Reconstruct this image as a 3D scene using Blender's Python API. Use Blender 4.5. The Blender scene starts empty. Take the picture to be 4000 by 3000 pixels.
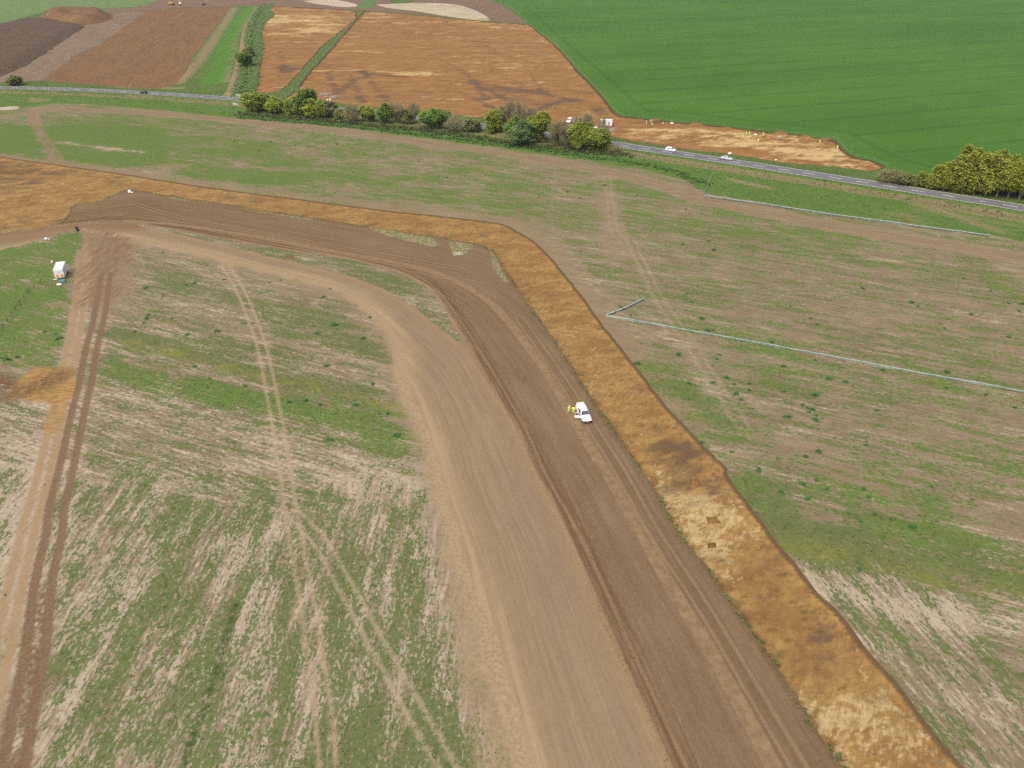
import bpy, bmesh, math, random
import numpy as np
from mathutils import Vector, Matrix
from mathutils.geometry import delaunay_2d_cdt

random.seed(7)
RNG = np.random.default_rng(7)
scene = bpy.context.scene
COL = scene.collection

# ------------------------------------------------------------------ camera
CAM_H, PITCH, FPX = 83.0, math.radians(31.0), 3066.0
cam_data = bpy.data.cameras.new('camera')
cam_data.sensor_width = 36.0
cam_data.lens = 36.0 * FPX / 4000.0
cam_data.clip_start = 1.0
cam_data.clip_end = 20000.0
cam = bpy.data.objects.new('camera', cam_data)
COL.objects.link(cam)
cam.location = (0, 0, CAM_H)
cam.rotation_euler = (math.pi / 2 - PITCH, 0, 0)
scene.camera = cam

# ------------------------------------------------------------------ sky, sun, exposure
SUN_EL, SUN_AZ = math.radians(58), math.radians(215)     # azimuth clockwise from +Y: light comes from behind the camera, left
world = bpy.data.worlds.new('World')
scene.world = world
world.use_nodes = True
wnt = world.node_tree
wnt.nodes.clear()
w_out = wnt.nodes.new('ShaderNodeOutputWorld')
w_bg = wnt.nodes.new('ShaderNodeBackground')
w_sky = wnt.nodes.new('ShaderNodeTexSky')
w_sky.sky_type = 'NISHITA'
w_sky.sun_disc = False
w_sky.sun_elevation = SUN_EL
w_sky.sun_rotation = SUN_AZ
w_sky.air_density = 1.0
w_sky.dust_density = 6.0
w_sky.ozone_density = 0.6
w_bg.inputs['Strength'].default_value = 0.15
wnt.links.new(w_sky.outputs[0], w_bg.inputs['Color'])
wnt.links.new(w_bg.outputs[0], w_out.inputs['Surface'])
sun_data = bpy.data.lights.new('sun', 'SUN')
sun_data.energy = 0.9
sun_data.angle = math.radians(75)
sun_data.color = (1.0, 0.93, 0.83)
sun = bpy.data.objects.new('sun', sun_data)
COL.objects.link(sun)
sdir = Vector((math.sin(SUN_AZ) * math.cos(SUN_EL), math.cos(SUN_AZ) * math.cos(SUN_EL), math.sin(SUN_EL)))
sun.rotation_euler = sdir.to_track_quat('Z', 'Y').to_euler()
sun.location = sdir * 300
scene.view_settings.view_transform = 'Standard'
scene.view_settings.look = 'None'
scene.view_settings.gamma = 1.0
scene.view_settings.use_curve_mapping = False
scene.view_settings.exposure = 0.49
scene.cycles.use_denoising = False
scene.cycles.max_bounces = 8
scene.cycles.diffuse_bounces = 5
scene.cycles.transparent_max_bounces = 8

# ------------------------------------------------------------------ helpers: survey of the ground
CP, SP = math.cos(PITCH), math.sin(PITCH)
def G(px, py, z=0.0):
    """photo pixel (4000 x 3000) -> point of the level ground at height z"""
    u, v = (px - 2000.0) / FPX, (py - 1500.0) / FPX
    t = (CAM_H - z) / (SP + v * CP)
    return (t * u, t * (CP - v * SP))
def GA(pts):
    return np.array([G(*p) for p in pts], float)
def V(*pts):
    """points read off the 2212-pixel overview -> ground"""
    return GA([(x * 1.80832, y * 1.80832) for x, y in pts])

def _hash(ix, iy, seed):
    n = (ix * 374761393 + iy * 668265263 + seed * 974634777) & 0xffffffff
    n = ((n ^ (n >> 13)) * 1274126177) & 0xffffffff
    return ((n ^ (n >> 16)) & 0xffff) / 65535.0
def vnoise(x, y, seed=0):
    ix, iy = np.floor(x).astype(np.int64), np.floor(y).astype(np.int64)
    fx, fy = x - ix, y - iy
    fx, fy = fx * fx * (3 - 2 * fx), fy * fy * (3 - 2 * fy)
    a, b = _hash(ix, iy, seed), _hash(ix + 1, iy, seed)
    c, d = _hash(ix, iy + 1, seed), _hash(ix + 1, iy + 1, seed)
    return (a * (1 - fx) + b * fx) * (1 - fy) + (c * (1 - fx) + d * fx) * fy
def fbm(P, size, seed=0, oct=3, rot=0.0, stretch=1.0):
    """0..1 noise; features about `size` metres across, `stretch` times longer along direction rot"""
    c, s = math.cos(rot), math.sin(rot)
    x = (P[:, 0] * c + P[:, 1] * s) / (size * stretch)
    y = (-P[:, 0] * s + P[:, 1] * c) / size
    t, amp, tot = 0, 1.0, 0
    for o in range(oct):
        t = t + amp * vnoise(x * 2 ** o + 17.3 * o, y * 2 ** o - 9.1 * o, seed + o)
        tot += amp
        amp *= 0.55
    return t / tot
def sstep(a, b, x):
    t = np.clip((x - a) / (b - a), 0, 1)
    return t * t * (3 - 2 * t)
def seg_dist(P, L, signed=False, far=1e9, with_lon=False):
    """distance of points P to polyline L (sign: left of the line positive); far-off chunks of the line are skipped"""
    L = np.asarray(L, float)
    nseg = len(L) - 1
    ch = 10 if nseg > 24 else nseg
    best = np.full(len(P), 1e9)
    if nseg > 24:
        for k in range(0, nseg + 1, ch):
            q = P - L[min(k, nseg)]
            np.minimum(best, q[:, 0] ** 2 + q[:, 1] ** 2, out=best)
        best = np.sqrt(best) + 1e-6
    sign = np.ones(len(P))
    lon = np.zeros(len(P))
    acc = np.concatenate([[0], np.cumsum(np.hypot(*(L[1:] - L[:-1]).T))])
    for k in range(0, nseg, ch):
        part = L[k:min(k + ch, nseg) + 1]
        if nseg > 24:
            lo, hi = part.min(0), part.max(0)
            dx = np.maximum(np.maximum(lo[0] - P[:, 0], P[:, 0] - hi[0]), 0)
            dy = np.maximum(np.maximum(lo[1] - P[:, 1], P[:, 1] - hi[1]), 0)
            idx = np.nonzero(dx * dx + dy * dy <= best * best)[0]
            if len(idx) == 0:
                continue
        else:
            idx = np.arange(len(P))
        Q = P[idx]
        bb, sg, lo_ = best[idx], sign[idx], lon[idx]
        for i in range(len(part) - 1):
            a, b = part[i], part[i + 1]
            d = b - a
            ln2 = float(d @ d)
            if ln2 < 1e-12:
                continue
            q = Q - a
            t = np.clip((q[:, 0] * d[0] + q[:, 1] * d[1]) / ln2, 0, 1)
            ex, ey = q[:, 0] - t * d[0], q[:, 1] - t * d[1]
            r = np.sqrt(ex * ex + ey * ey)
            m = r < bb
            if m.any():
                bb[m] = r[m]
                if signed:
                    sg[m] = np.sign(d[0] * q[m, 1] - d[1] * q[m, 0] + 1e-12)
                if with_lon:
                    lo_[m] = acc[k + i] + t[m] * math.sqrt(ln2)
        best[idx], sign[idx], lon[idx] = bb, sg, lo_
    out = best * sign if signed else best
    return (out, lon) if with_lon else out
def inside(P, poly):
    poly = np.asarray(poly, float)
    order = np.argsort(P[:, 1], kind='stable')
    x, y = P[order, 0], P[order, 1]
    r = np.zeros(len(P), bool)
    n = len(poly)
    for i in range(n):
        x1, y1 = poly[i]
        x2, y2 = poly[(i + 1) % n]
        if y1 == y2:
            continue
        a, b = np.searchsorted(y, [min(y1, y2), max(y1, y2)])
        if b > a:
            r[a:b] ^= x[a:b] < (x2 - x1) * (y[a:b] - y1) / (y2 - y1) + x1
    out = np.zeros(len(P), bool)
    out[order] = r
    return out
def blob(P, poly, soft):
    """1 inside the outline, fading to 0 over `soft` metres around its edge"""
    lo, hi = poly.min(0) - soft * 2, poly.max(0) + soft * 2
    m = (P[:, 0] > lo[0]) & (P[:, 0] < hi[0]) & (P[:, 1] > lo[1]) & (P[:, 1] < hi[1])
    out = np.zeros(len(P))
    if m.any():
        Q = P[m]
        d = seg_dist(Q, np.vstack([poly, poly[:1]]))
        d = np.where(inside(Q, poly), d, -d)
        out[m] = sstep(-soft, soft, d)
    return out
def line(P, L, w, soft):
    lo, hi = L.min(0) - (w + soft), L.max(0) + (w + soft)
    m = (P[:, 0] > lo[0]) & (P[:, 0] < hi[0]) & (P[:, 1] > lo[1]) & (P[:, 1] < hi[1])
    out = np.zeros(len(P))
    if m.any():
        out[m] = 1 - sstep(w / 2 - soft / 2, w / 2 + soft, seg_dist(P[m], L))
    return out
def smooth(L, n=6):
    """Catmull-Rom through the points"""
    L = np.asarray(L, float)
    Q = np.vstack([2 * L[0] - L[1], L, 2 * L[-1] - L[-2]])
    out = []
    for i in range(1, len(Q) - 2):
        p0, p1, p2, p3 = Q[i - 1], Q[i], Q[i + 1], Q[i + 2]
        for k in range(n):
            t = k / n
            out.append(0.5 * (2 * p1 + (p2 - p0) * t + (2 * p0 - 5 * p1 + 4 * p2 - p3) * t * t + (3 * p1 - p0 - 3 * p2 + p3) * t ** 3))
    out.append(L[-1])
    return np.array(out)
def resample(L, step, jit=0.0, seed=1):
    L = np.asarray(L, float)
    d = np.hypot(*(L[1:] - L[:-1]).T)
    s = np.concatenate([[0], np.cumsum(d)])
    n = max(2, int(s[-1] / step) + 1)
    t = np.linspace(0, s[-1], n)
    R = np.stack([np.interp(t, s, L[:, 0]), np.interp(t, s, L[:, 1])], 1)
    if jit > 0 and n > 2:
        T = np.gradient(R, axis=0)
        N = np.stack([-T[:, 1], T[:, 0]], 1) / (np.hypot(T[:, 0], T[:, 1])[:, None] + 1e-9)
        w = (vnoise(t / (step * 2.3), t * 0 + seed, seed) + 0.6 * vnoise(t / (step * 7.1), t * 0 + seed, seed + 5) - 0.8) * jit * 1.6
        w[0] = w[-1] = 0
        R = R + N * w[:, None]
    return R
def H(P):
    """gentle unevenness of the near land"""
    f = 1 - sstep(240, 300, P[:, 1])
    return f * ((fbm(P, 22, 91, 2) - 0.5) * 0.22 + (fbm(P, 7, 92, 2) - 0.5) * 0.07)
def Hp(x, y):
    return float(H(np.array([[x, y]]))[0])

# ------------------------------------------------------------------ helpers: objects
def link(name, me, mat=None, parent=None):
    o = bpy.data.objects.new(name, me)
    COL.objects.link(o)
    if mat is not None and me is not None:
        if not me.materials:
            me.materials.append(mat)
    if parent is not None:
        o.parent = parent
    return o
def struct(o, label=None):
    o['kind'] = 'structure'
    if label:
        o['label'] = label
    return o
def stuff(o, label=None, cat=None):
    o['kind'] = 'stuff'
    if label:
        o['label'] = label
    if cat:
        o['category'] = cat
    return o
def tag(o, label, cat, group=None):
    o['label'] = label
    o['category'] = cat
    if group:
        o['group'] = group
    return o
def thing(name, label, cat, loc, rz=0.0, group=None):
    o = bpy.data.objects.new(name, None)
    o.empty_display_size = 0.3
    COL.objects.link(o)
    o.location = loc
    o.rotation_euler = (0, 0, rz)
    return tag(o, label, cat, group)
def copy_tree(o, parent=None):
    c = o.copy()
    COL.objects.link(c)
    c.parent = parent
    for ch in o.children:
        copy_tree(ch, c)
    return c

def tri_mesh(name, verts, tris, attrs=None, smooth_shade=True):
    """fast mesh from arrays; attrs: name -> per-vertex floats"""
    verts = np.asarray(verts, np.float32)
    tris = np.asarray(tris, np.int32)
    k = tris.shape[1]
    me = bpy.data.meshes.new(name)
    me.vertices.add(len(verts))
    me.vertices.foreach_set('co', verts.ravel())
    me.loops.add(len(tris) * k)
    me.loops.foreach_set('vertex_index', tris.ravel())
    me.polygons.add(len(tris))
    me.polygons.foreach_set('loop_start', np.arange(0, len(tris) * k, k, dtype=np.int32))
    me.polygons.foreach_set('use_smooth', np.full(len(tris), smooth_shade, bool))
    if attrs:
        for a, val in attrs.items():
            at = me.attributes.new(a, 'FLOAT', 'POINT')
            at.data.foreach_set('value', np.asarray(val, np.float32))
    me.update(calc_edges=True)
    me.validate()
    return me

def region(name, poly, cell, mat, attrs=None, zf=None, holes=(), far=(230, 420), parent=None, dz=0.0, extra=None):
    """one sheet of ground: outline `poly` (already resampled), filled with a jittered grid of points"""
    poly = np.asarray(poly, float)
    pts = [poly]
    edges = [(i, (i + 1) % len(poly)) for i in range(len(poly))]
    base = len(poly)
    for h in holes:
        h = np.asarray(h, float)
        pts.append(h)
        edges += [(base + i, base + (i + 1) % len(h)) for i in range(len(h))]
        base += len(h)
    lo, hi = poly.min(0), poly.max(0)
    ii = np.arange(int(lo[0] / cell) - 1, int(hi[0] / cell) + 2)
    jj = np.arange(int(lo[1] / cell) - 1, int(hi[1] / cell) + 2)
    A, B = np.meshgrid(ii, jj)
    A, B = A.ravel(), B.ravel()
    Y = B * cell
    st = np.where(Y < far[0], 1, np.where(Y < far[1], 2, 4))
    keep = (A % st == 0) & (B % st == 0)
    A, B, st = A[keep], B[keep], st[keep]
    P = np.stack([A * cell, B * cell], 1).astype(float)
    P += (RNG.random(P.shape) - 0.5) * (0.45 * cell * st[:, None])
    if extra is not None:
        d = np.full(len(P), 1e9)
        for L in extra:
            np.minimum(d, seg_dist(P, L), out=d)
        P = np.vstack([P[d > cell * 0.6]] + list(extra))
    P = P[inside(P, poly)]
    for h in holes:
        P = P[~inside(P, np.asarray(h))]
    for bd in pts:
        lo2, hi2 = bd.min(0) - cell, bd.max(0) + cell
        m = (P[:, 0] > lo2[0]) & (P[:, 0] < hi2[0]) & (P[:, 1] > lo2[1]) & (P[:, 1] < hi2[1])
        d = np.full(len(P), 1e9)
        if m.any():
            d[m] = seg_dist(P[m], np.vstack([bd, bd[:1]]))
        P = P[d > 0.35 * cell]
    allp = np.vstack(pts + [P])
    r = delaunay_2d_cdt([Vector(p) for p in allp], edges, [], 0, 1e-4)
    vv = np.array([(v.x, v.y) for v in r[0]])
    tt = np.array([f for f in r[2] if len(f) == 3], np.int32)
    cen = vv[tt].mean(1)
    ok = inside(cen, poly)
    for h in holes:
        ok &= ~inside(cen, np.asarray(h))
    tt = tt[ok]
    a, b, c = vv[tt[:, 0]], vv[tt[:, 1]], vv[tt[:, 2]]
    area = (b[:, 0] - a[:, 0]) * (c[:, 1] - a[:, 1]) - (b[:, 1] - a[:, 1]) * (c[:, 0] - a[:, 0])
    fl = area < 0
    tt[fl] = tt[fl][:, ::-1]
    z = (zf(vv) if zf else H(vv)) + dz
    at = {k: f(vv) for k, f in (attrs or {}).items()}
    me = tri_mesh(name, np.column_stack([vv, z]), tt, at)
    return struct(link(name, me, mat, parent))

# ------------------------------------------------------------------ helpers: materials
GAIN = np.array([1.683, 1.596, 1.612])
def C(r, g, b):
    """surface colour (linear) that looks like this sRGB value under the overcast light of the scene"""
    c = np.array([r, g, b]) / 255.0
    lin = np.where(c <= 0.04045, c / 12.92, ((c + 0.055) / 1.055) ** 2.4)
    lin = lin / GAIN
    return (float(lin[0]), float(lin[1]), float(lin[2]), 1.0)

class NT:
    def __init__(s, name, rough=0.95, spec=0.1):
        s.m = bpy.data.materials.new(name)
        s.m.use_nodes = True
        s.t = s.m.node_tree
        s.t.nodes.clear()
        s.out = s.new('ShaderNodeOutputMaterial')
        s.b = s.new('ShaderNodeBsdfPrincipled')
        s.b.inputs['Roughness'].default_value = rough
        s.b.inputs['Specular IOR Level'].default_value = spec
        s.t.links.new(s.b.outputs[0], s.out.inputs['Surface'])
        s.tc = None
    def new(s, typ):
        return s.t.nodes.new(typ)
    def put(s, sock, val):
        if hasattr(val, 'default_value') or isinstance(val, bpy.types.NodeSocket):
            s.t.links.new(val, sock)
        else:
            sock.default_value = val
    def co(s):
        if s.tc is None:
            s.tc = s.new('ShaderNodeTexCoord').outputs['Object']
        return s.tc
    def attr(s, name):
        n = s.new('ShaderNodeAttribute')
        n.attribute_name = name
        return n.outputs['Fac']
    def math(s, op, a, b=0.0, c=0.0):
        n = s.new('ShaderNodeMath')
        n.operation = op
        s.put(n.inputs[0], a)
        s.put(n.inputs[1], b)
        s.put(n.inputs[2], c)
        return n.outputs[0]
    def add(s, a, b): return s.math('ADD', a, b)
    def mul(s, a, b): return s.math('MULTIPLY', a, b)
    def sub(s, a, b): return s.math('SUBTRACT', a, b)
    def mx(s, a, b): return s.math('MAXIMUM', a, b)
    def mn(s, a, b): return s.math('MINIMUM', a, b)
    def ab(s, a): return s.math('ABSOLUTE', a)
    def ss(s, a, b, x, lo=0.0, hi=1.0):
        n = s.new('ShaderNodeMapRange')
        n.interpolation_type = 'SMOOTHSTEP'
        s.put(n.inputs['Value'], x)
        n.inputs['From Min'].default_value = a
        n.inputs['From Max'].default_value = b
        n.inputs['To Min'].default_value = lo
        n.inputs['To Max'].default_value = hi
        return n.outputs['Result']
    def vec(s, size, rot=0.0, stretch=1.0, src=None):
        """object coordinates, one unit = `size` metres, features `stretch` times longer along rot"""
        n = s.new('ShaderNodeMapping')
        n.vector_type = 'POINT'
        s.put(n.inputs['Vector'], src if src is not None else s.co())
        n2 = s.new('ShaderNodeMapping')
        n.inputs['Rotation'].default_value = (0, 0, -rot)
        s.put(n2.inputs['Vector'], n.outputs[0])
        n2.inputs['Scale'].default_value = (1.0 / (size * stretch), 1.0 / size, 1.0 / size)
        return n2.outputs[0]
    def noise(s, size, detail=3.0, rough=0.55, rot=0.0, stretch=1.0, src=None, seed=0.0):
        n = s.new('ShaderNodeTexNoise')
        n.noise_dimensions = '3D'
        v = s.vec(size, rot, stretch, src)
        if seed:
            a = s.new('ShaderNodeVectorMath')
            a.operation = 'ADD'
            s.put(a.inputs[0], v)
            a.inputs[1].default_value = (seed * 13.7, seed * 7.3, seed * 3.1)
            v = a.outputs[0]
        s.put(n.inputs['Vector'], v)
        n.inputs['Scale'].default_value = 1.0
        n.inputs['Detail'].default_value = detail
        n.inputs['Roughness'].default_value = rough
        return n.outputs['Fac']
    def xyz(s, x, y, z=0.0):
        n = s.new('ShaderNodeCombineXYZ')
        s.put(n.inputs[0], x); s.put(n.inputs[1], y); s.put(n.inputs[2], z)
        return n.outputs[0]
    def mix(s, f, a, b):
        n = s.new('ShaderNodeMix')
        n.data_type = 'RGBA'
        s.put(n.inputs[0], f)
        s.put(n.inputs[6], a)
        s.put(n.inputs[7], b)
        return n.outputs[2]
    def gain(s, col, f):
        """multiply a colour by a scalar"""
        n = s.new('ShaderNodeVectorMath')
        n.operation = 'SCALE'
        s.put(n.inputs[0], col)
        s.put(n.inputs['Scale'], f)
        return n.outputs[0]
    def color(s, c):
        s.put(s.b.inputs['Base Color'], c)
        return s
    def bump(s, h, dist, strength=1.0):
        n = s.new('ShaderNodeBump')
        s.put(n.inputs['Height'], h)
        n.inputs['Distance'].default_value = dist
        n.inputs['Strength'].default_value = strength
        s.put(s.b.inputs['Normal'], n.outputs[0])
        return s
def plain(name, col, rough=0.6, spec=0.3, var=0.12, size=0.4, metallic=0.0):
    """paint, plastic, metal: one colour with slight soiling"""
    n = NT(name, rough, spec)
    f = n.noise(size, 3)
    n.color(n.gain(n.mix(0.0, col, col), n.ss(0.2, 0.8, f, 1 - var, 1 + var)))
    n.b.inputs['Metallic'].default_value = metallic
    return n.m

# ------------------------------------------------------------------ survey lines (photo pixels -> ground)
def ext(L, a=0.0, b=0.0):
    """lengthen a line at its start by a metres and at its end by b metres"""
    L = np.asarray(L, float)
    out = [L]
    if a:
        d = L[0] - L[1]
        out.insert(0, (L[0] + d / np.hypot(*d) * a)[None])
    if b:
        d = L[-1] - L[-2]
        out.append((L[-1] + d / np.hypot(*d) * b)[None])
    return np.vstack(out)
def offset(L, d):
    T = np.gradient(L, axis=0)
    N = np.stack([-T[:, 1], T[:, 0]], 1) / np.hypot(T[:, 0], T[:, 1])[:, None]
    return L + N * d

# the main road: centre line, running left to right
_far = GA([(0, 333.6), (542, 360), (900, 381), (1118, 398), (1327, 417), (1640, 446), (1870, 476), (2390, 554), (2560, 581.5), (2643, 593.8), (2812, 617.6), (2900, 633), (3016, 651), (3400, 707.6), (3589, 738), (4000, 796)])
_near = GA([(0, 348), (542, 375), (900, 397), (1118, 414), (1327, 429), (1640, 462), (1870, 492), (2390, 569), (2560, 600.7), (2634, 610.7), (2730, 626), (2900, 652.7), (3016, 674), (3400, 729), (3589, 756), (4000, 819)])
_all = np.vstack([_far, _near])
_pf = np.polyfit(_all[:, 0], _all[:, 1], 3)
_xs = np.linspace(-560, 330, 90)
ROAD = np.stack([_xs, np.polyval(_pf, _xs)], 1)
ROAD_W = 7.6

TRENCH_OUT = ext(smooth(GA([(0, 611), (208, 641), (452, 675), (678, 711), (1000, 757), (1194, 781), (1452, 815), (1678, 840), (1859, 860), (1959, 873), (2018, 901), (2090, 946), (2153, 1007), (2216, 1084), (2298, 1188), (2352, 1265), (2420, 1351), (2497, 1450), (2588, 1568), (2678, 1667), (2769, 1762), (2836, 1825), (2840, 1850), (2904, 1943), (3000, 2069), (3106, 2200), (3202, 2325), (3275, 2388), (3376, 2528), (3511, 2682), (3690, 2909), (3771, 3000)]), 4), 90, 45)
TRENCH_IN = ext(smooth(GA([(0, 907), (217, 880), (267, 844), (289, 803), (393, 785), (497, 742), (633, 763), (881, 799), (1000, 820), (1240, 855), (1452, 889), (1678, 923), (1836, 948), (1904, 971), (1925, 986), (1972, 1057), (2036, 1152), (2131, 1288), (2238, 1448), (2298, 1545), (2384, 1667), (2452, 1766), (2506, 1848), (2579, 1952), (2633, 2051), (2701, 2146), (2781, 2246), (2868, 2371), (2944, 2480), (2993, 2550), (3072, 2668), (3140, 2779), (3207, 2880), (3289, 2996)]), 4), 90, 45)
T_OUT = resample(TRENCH_OUT, 0.9, 0.14, 3)
T_IN = resample(TRENCH_IN, 0.9, 0.2, 4)

# haul corridor: left edge of the dark topsoil strip, edges of the pale track, light wheel run
TOPSOIL_L = ext(smooth(GA([(217, 884), (407, 866), (588, 882), (836, 930), (1000, 956), (1158, 984), (1339, 1011), (1497, 1047), (1588, 1079), (1678, 1133), (1719, 1183), (1760, 1250), (1814, 1350), (1886, 1486), (2000, 1676), (2059, 1825), (2127, 1947), (2206, 2100), (2326, 2398), (2407, 2588), (2488, 2767), (2591, 3000)]), 4), 0, 45)
TRACK_R = ext(smooth(GA([(0, 912), (217, 886), (407, 870), (588, 890), (836, 950), (1000, 991), (1181, 1034), (1452, 1111), (1615, 1200), (1730, 1290), (1832, 1375), (1915, 1490), (2022, 1676), (2085, 1830), (2152, 1950), (2235, 2105), (2355, 2398), (2438, 2588), (2520, 2767), (2625, 3000)]), 4), 90, 45)
TRACK_L = ext(smooth(GA([(0, 978), (100, 953), (176, 927), (270, 901), (335, 893), (430, 908), (560, 937), (780, 985), (1000, 1040), (1226, 1093), (1400, 1160), (1488, 1233), (1570, 1350), (1606, 1531), (1672, 1666), (1735, 1892), (1795, 2100), (1850, 2250), (1915, 2450), (1975, 2640), (2030, 2820), (2085, 3000)]), 4), 90, 45)
WHEEL_RUN = ext(smooth(GA([(500, 862), (700, 880), (1000, 925), (1316, 985), (1588, 1035), (1769, 1093), (1904, 1174), (2000, 1273), (2045, 1333), (2131, 1450), (2226, 1604), (2289, 1721), (2384, 1870), (2452, 1992), (2515, 2100), (2635, 2317), (2732, 2469), (2868, 2713), (3000, 2957)]), 4), 0, 45)
MARGIN_L = ext(smooth(GA([(1556, 1350), (1579, 1553), (1655, 1712), (1678, 1802), (1732, 1983), (1760, 2100), (1787, 2426), (1841, 2697), (1868, 3000)]), 4), 0, 30)

# north of the road
WHEAT_EDGE = smooth(GA([(1890, -30), (1913, 0), (1990, 28), (2071, 98), (2175, 183), (2250, 268), (2325, 345), (2368, 395), (2400, 437), (2428, 456)]), 4)
WHEAT_EDGE2 = GA([(2428, 456), (2518, 463), (2570, 469), (2660, 480), (2750, 487), (2880, 500), (3006, 517), (3090, 523), (3180, 534), (3262, 547), (3310, 601), (3345, 616), (3408, 628), (3462, 651)])
EXC_TOP = GA([(1424, 43), (1623, 59), (1908, 85), (2071, 98)])
EXC_LEFT = smooth(GA([(1424, 43), (1418, 48), (1289, 194), (1194, 298), (1171, 335), (1121, 378)]), 3)
EXC_BOT = smooth(GA([(1121, 378), (1248, 392), (1352, 408), (1479, 419), (1664, 437), (1906, 465), (2150, 502), (2390, 534), (2453, 549), (2592, 571), (2675, 583), (2849, 603), (2940, 616), (3057, 634), (3254, 650), (3400, 670), (3462, 651)]), 2)
EXC2 = smooth(GA([(993, 357), (1008, 280), (1020, 181), (1015, 149), (1031, 90), (1069, 54), (1056, 26), (1393, 46), (1275, 167), (1185, 267), (1126, 334), (1067, 362), (993, 357)]), 3)[:-1]
ROWDIR = math.atan2(*(GA([(2375, 1235), (4000, 1535)])[1] - GA([(2375, 1235), (4000, 1535)])[0])[::-1])
_hd = GA([(1678, 2127), (1540, 2400)])
HEADDIR = math.atan2(*(V((430, 1500), (545, 1230))[1] - V((430, 1500), (545, 1230))[0])[::-1])
_td = GA([(3275, 2388), (3690, 2909)])
TRENCHDIR = math.atan2(*(_td[1] - _td[0])[::-1])

# ------------------------------------------------------------------ materials of the ground
def sp(n, base, fine=0.12, amp=0.22, fine2=0.45):
    """grit: brighten and darken at the scale of clods"""
    a = n.noise(fine, 3, 0.6)
    b = n.noise(fine2 * 1.5, 4, 0.6, seed=2)
    f = n.add(n.mul(n.sub(a, 0.5), amp * 0.7), n.mul(n.sub(b, 0.5), amp * 1.5))
    return n.gain(base, n.add(1.0, f)), a

def stubble_material(name, d1, d2):
    """dead stubble, bare soil and sprouting grass; vertex masks: grass, lush, pale, bare, turn (0 rows along d1, 1 along d2)"""
    n = NT(name, 0.95, 0.05)
    turn = n.attr('turn')
    def rows(size, stretch, det, seed):
        a = n.noise(size, det, 0.6, d1, stretch, seed=seed)
        b = n.noise(size, det, 0.6, d2, stretch, seed=seed + 1)
        return n.add(n.mul(a, n.sub(1.0, turn)), n.mul(b, turn))
    r_fine = rows(0.6, 9, 3, 1)
    r_mid = rows(1.5, 6, 4, 4)
    cl = n.noise(0.8, 4, 0.65, seed=3)
    cl2 = n.noise(3.0, 4, 0.6, seed=5)
    ta = n.noise(0.40, 4, 0.7, d1, 1.9, seed=7)
    tb = n.noise(0.40, 4, 0.7, d2, 1.9, seed=8)
    tuft = n.add(n.mul(ta, n.sub(1.0, turn)), n.mul(tb, turn))
    def k(x, a):
        return n.mul(n.sub(x, 0.5), a)
    # soil and straw
    soil = n.mix(n.ss(0.3, 0.7, cl2), C(148, 128, 100), C(166, 145, 118))
    straw = n.mix(n.ss(0.35, 0.65, cl), C(188, 166, 140), C(208, 190, 165))
    pf = n.ss(0.25, 0.85, n.add(n.attr('pale'), n.add(k(r_fine, 1.6), k(cl, 1.4))))
    col = n.mix(pf, soil, straw)
    col = n.gain(col, n.ss(0.25, 0.75, r_fine, 0.90, 1.08))
    # bare brown earth
    bf = n.ss(0.3, 0.8, n.add(n.attr('bare'), n.add(k(r_mid, 0.9), k(cl, 0.6))))
    brown = n.mix(n.ss(0.3, 0.7, r_mid), C(150, 128, 98), C(168, 146, 114))
    col = n.mix(bf, col, brown)
    # grass, from thin haze of shoots to closed tufts
    g = n.add(n.attr('grass'), n.add(k(r_mid, 2.3), n.add(k(cl, 1.6), k(cl2, 1.1))))
    cover = n.ss(-0.05, 1.1, g, 0.0, 0.92)
    thr = n.ss(0.33, 0.67, tuft)
    gf = n.ss(-0.12, 0.12, n.sub(cover, thr))
    gf = n.mx(n.mul(gf, 0.92), n.mul(cover, 0.26))
    lush = n.add(n.attr('lush'), k(cl2, 1.0))
    gc = n.mix(n.ss(0.2, 0.85, lush), C(112, 121, 70), C(106, 132, 56))
    gc = n.mix(n.mul(n.ss(0.5, 0.7, n.noise(1.0, 4, 0.65, seed=9)), 0.8), gc, C(82, 108, 58))
    gc = n.mix(n.mul(n.attr('yellow'), n.ss(0.35, 0.65, cl2)), gc, C(142, 140, 62))
    col = n.mix(gf, col, gc)
    col, a = sp(n, col, 0.22, 0.22, 0.45)
    return n, col, cl, r_fine, gf

def finish(n, col, h, d=0.06):
    n.color(col)
    n.bump(h, d, 0.8)
    return n.m

# north field (between road verge and stripped strip)
nN, colN, clN, rfN, _ = stubble_material('stubble_field_north', ROWDIR, TRENCHDIR)
def wheel(n, attr, w, half, soft=0.25, k=0.25, sz=0.6):
    d = n.sub(n.ab(n.attr(attr)), w)
    d = n.add(n.ab(d), n.mul(n.sub(n.noise(sz, 3, seed=11), 0.5), k * 2))
    return n.ss(half - soft, half + soft, d, 1.0, 0.0)
colN = nN.mix(nN.mul(wheel(nN, 'run_e', 1.0, 0.5, 0.5, 0.9, 1.5), 0.25), colN, C(186, 162, 130))
colN = nN.mix(nN.mul(wheel(nN, 'run_f', 1.1, 0.45, 0.5, 1.2, 1.6), 0.25), colN, C(196, 172, 140))
colN = nN.mix(nN.mul(wheel(nN, 'run_g', 1.1, 0.6, 0.4, 0.4), 0.8), colN, C(156, 130, 98))
colN = nN.mix(nN.mul(wheel(nN, 'run_h', 1.4, 0.5, 0.4, 0.5), 0.45), colN, C(146, 118, 88))
M_FIELD_N = finish(nN, colN, clN)

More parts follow.
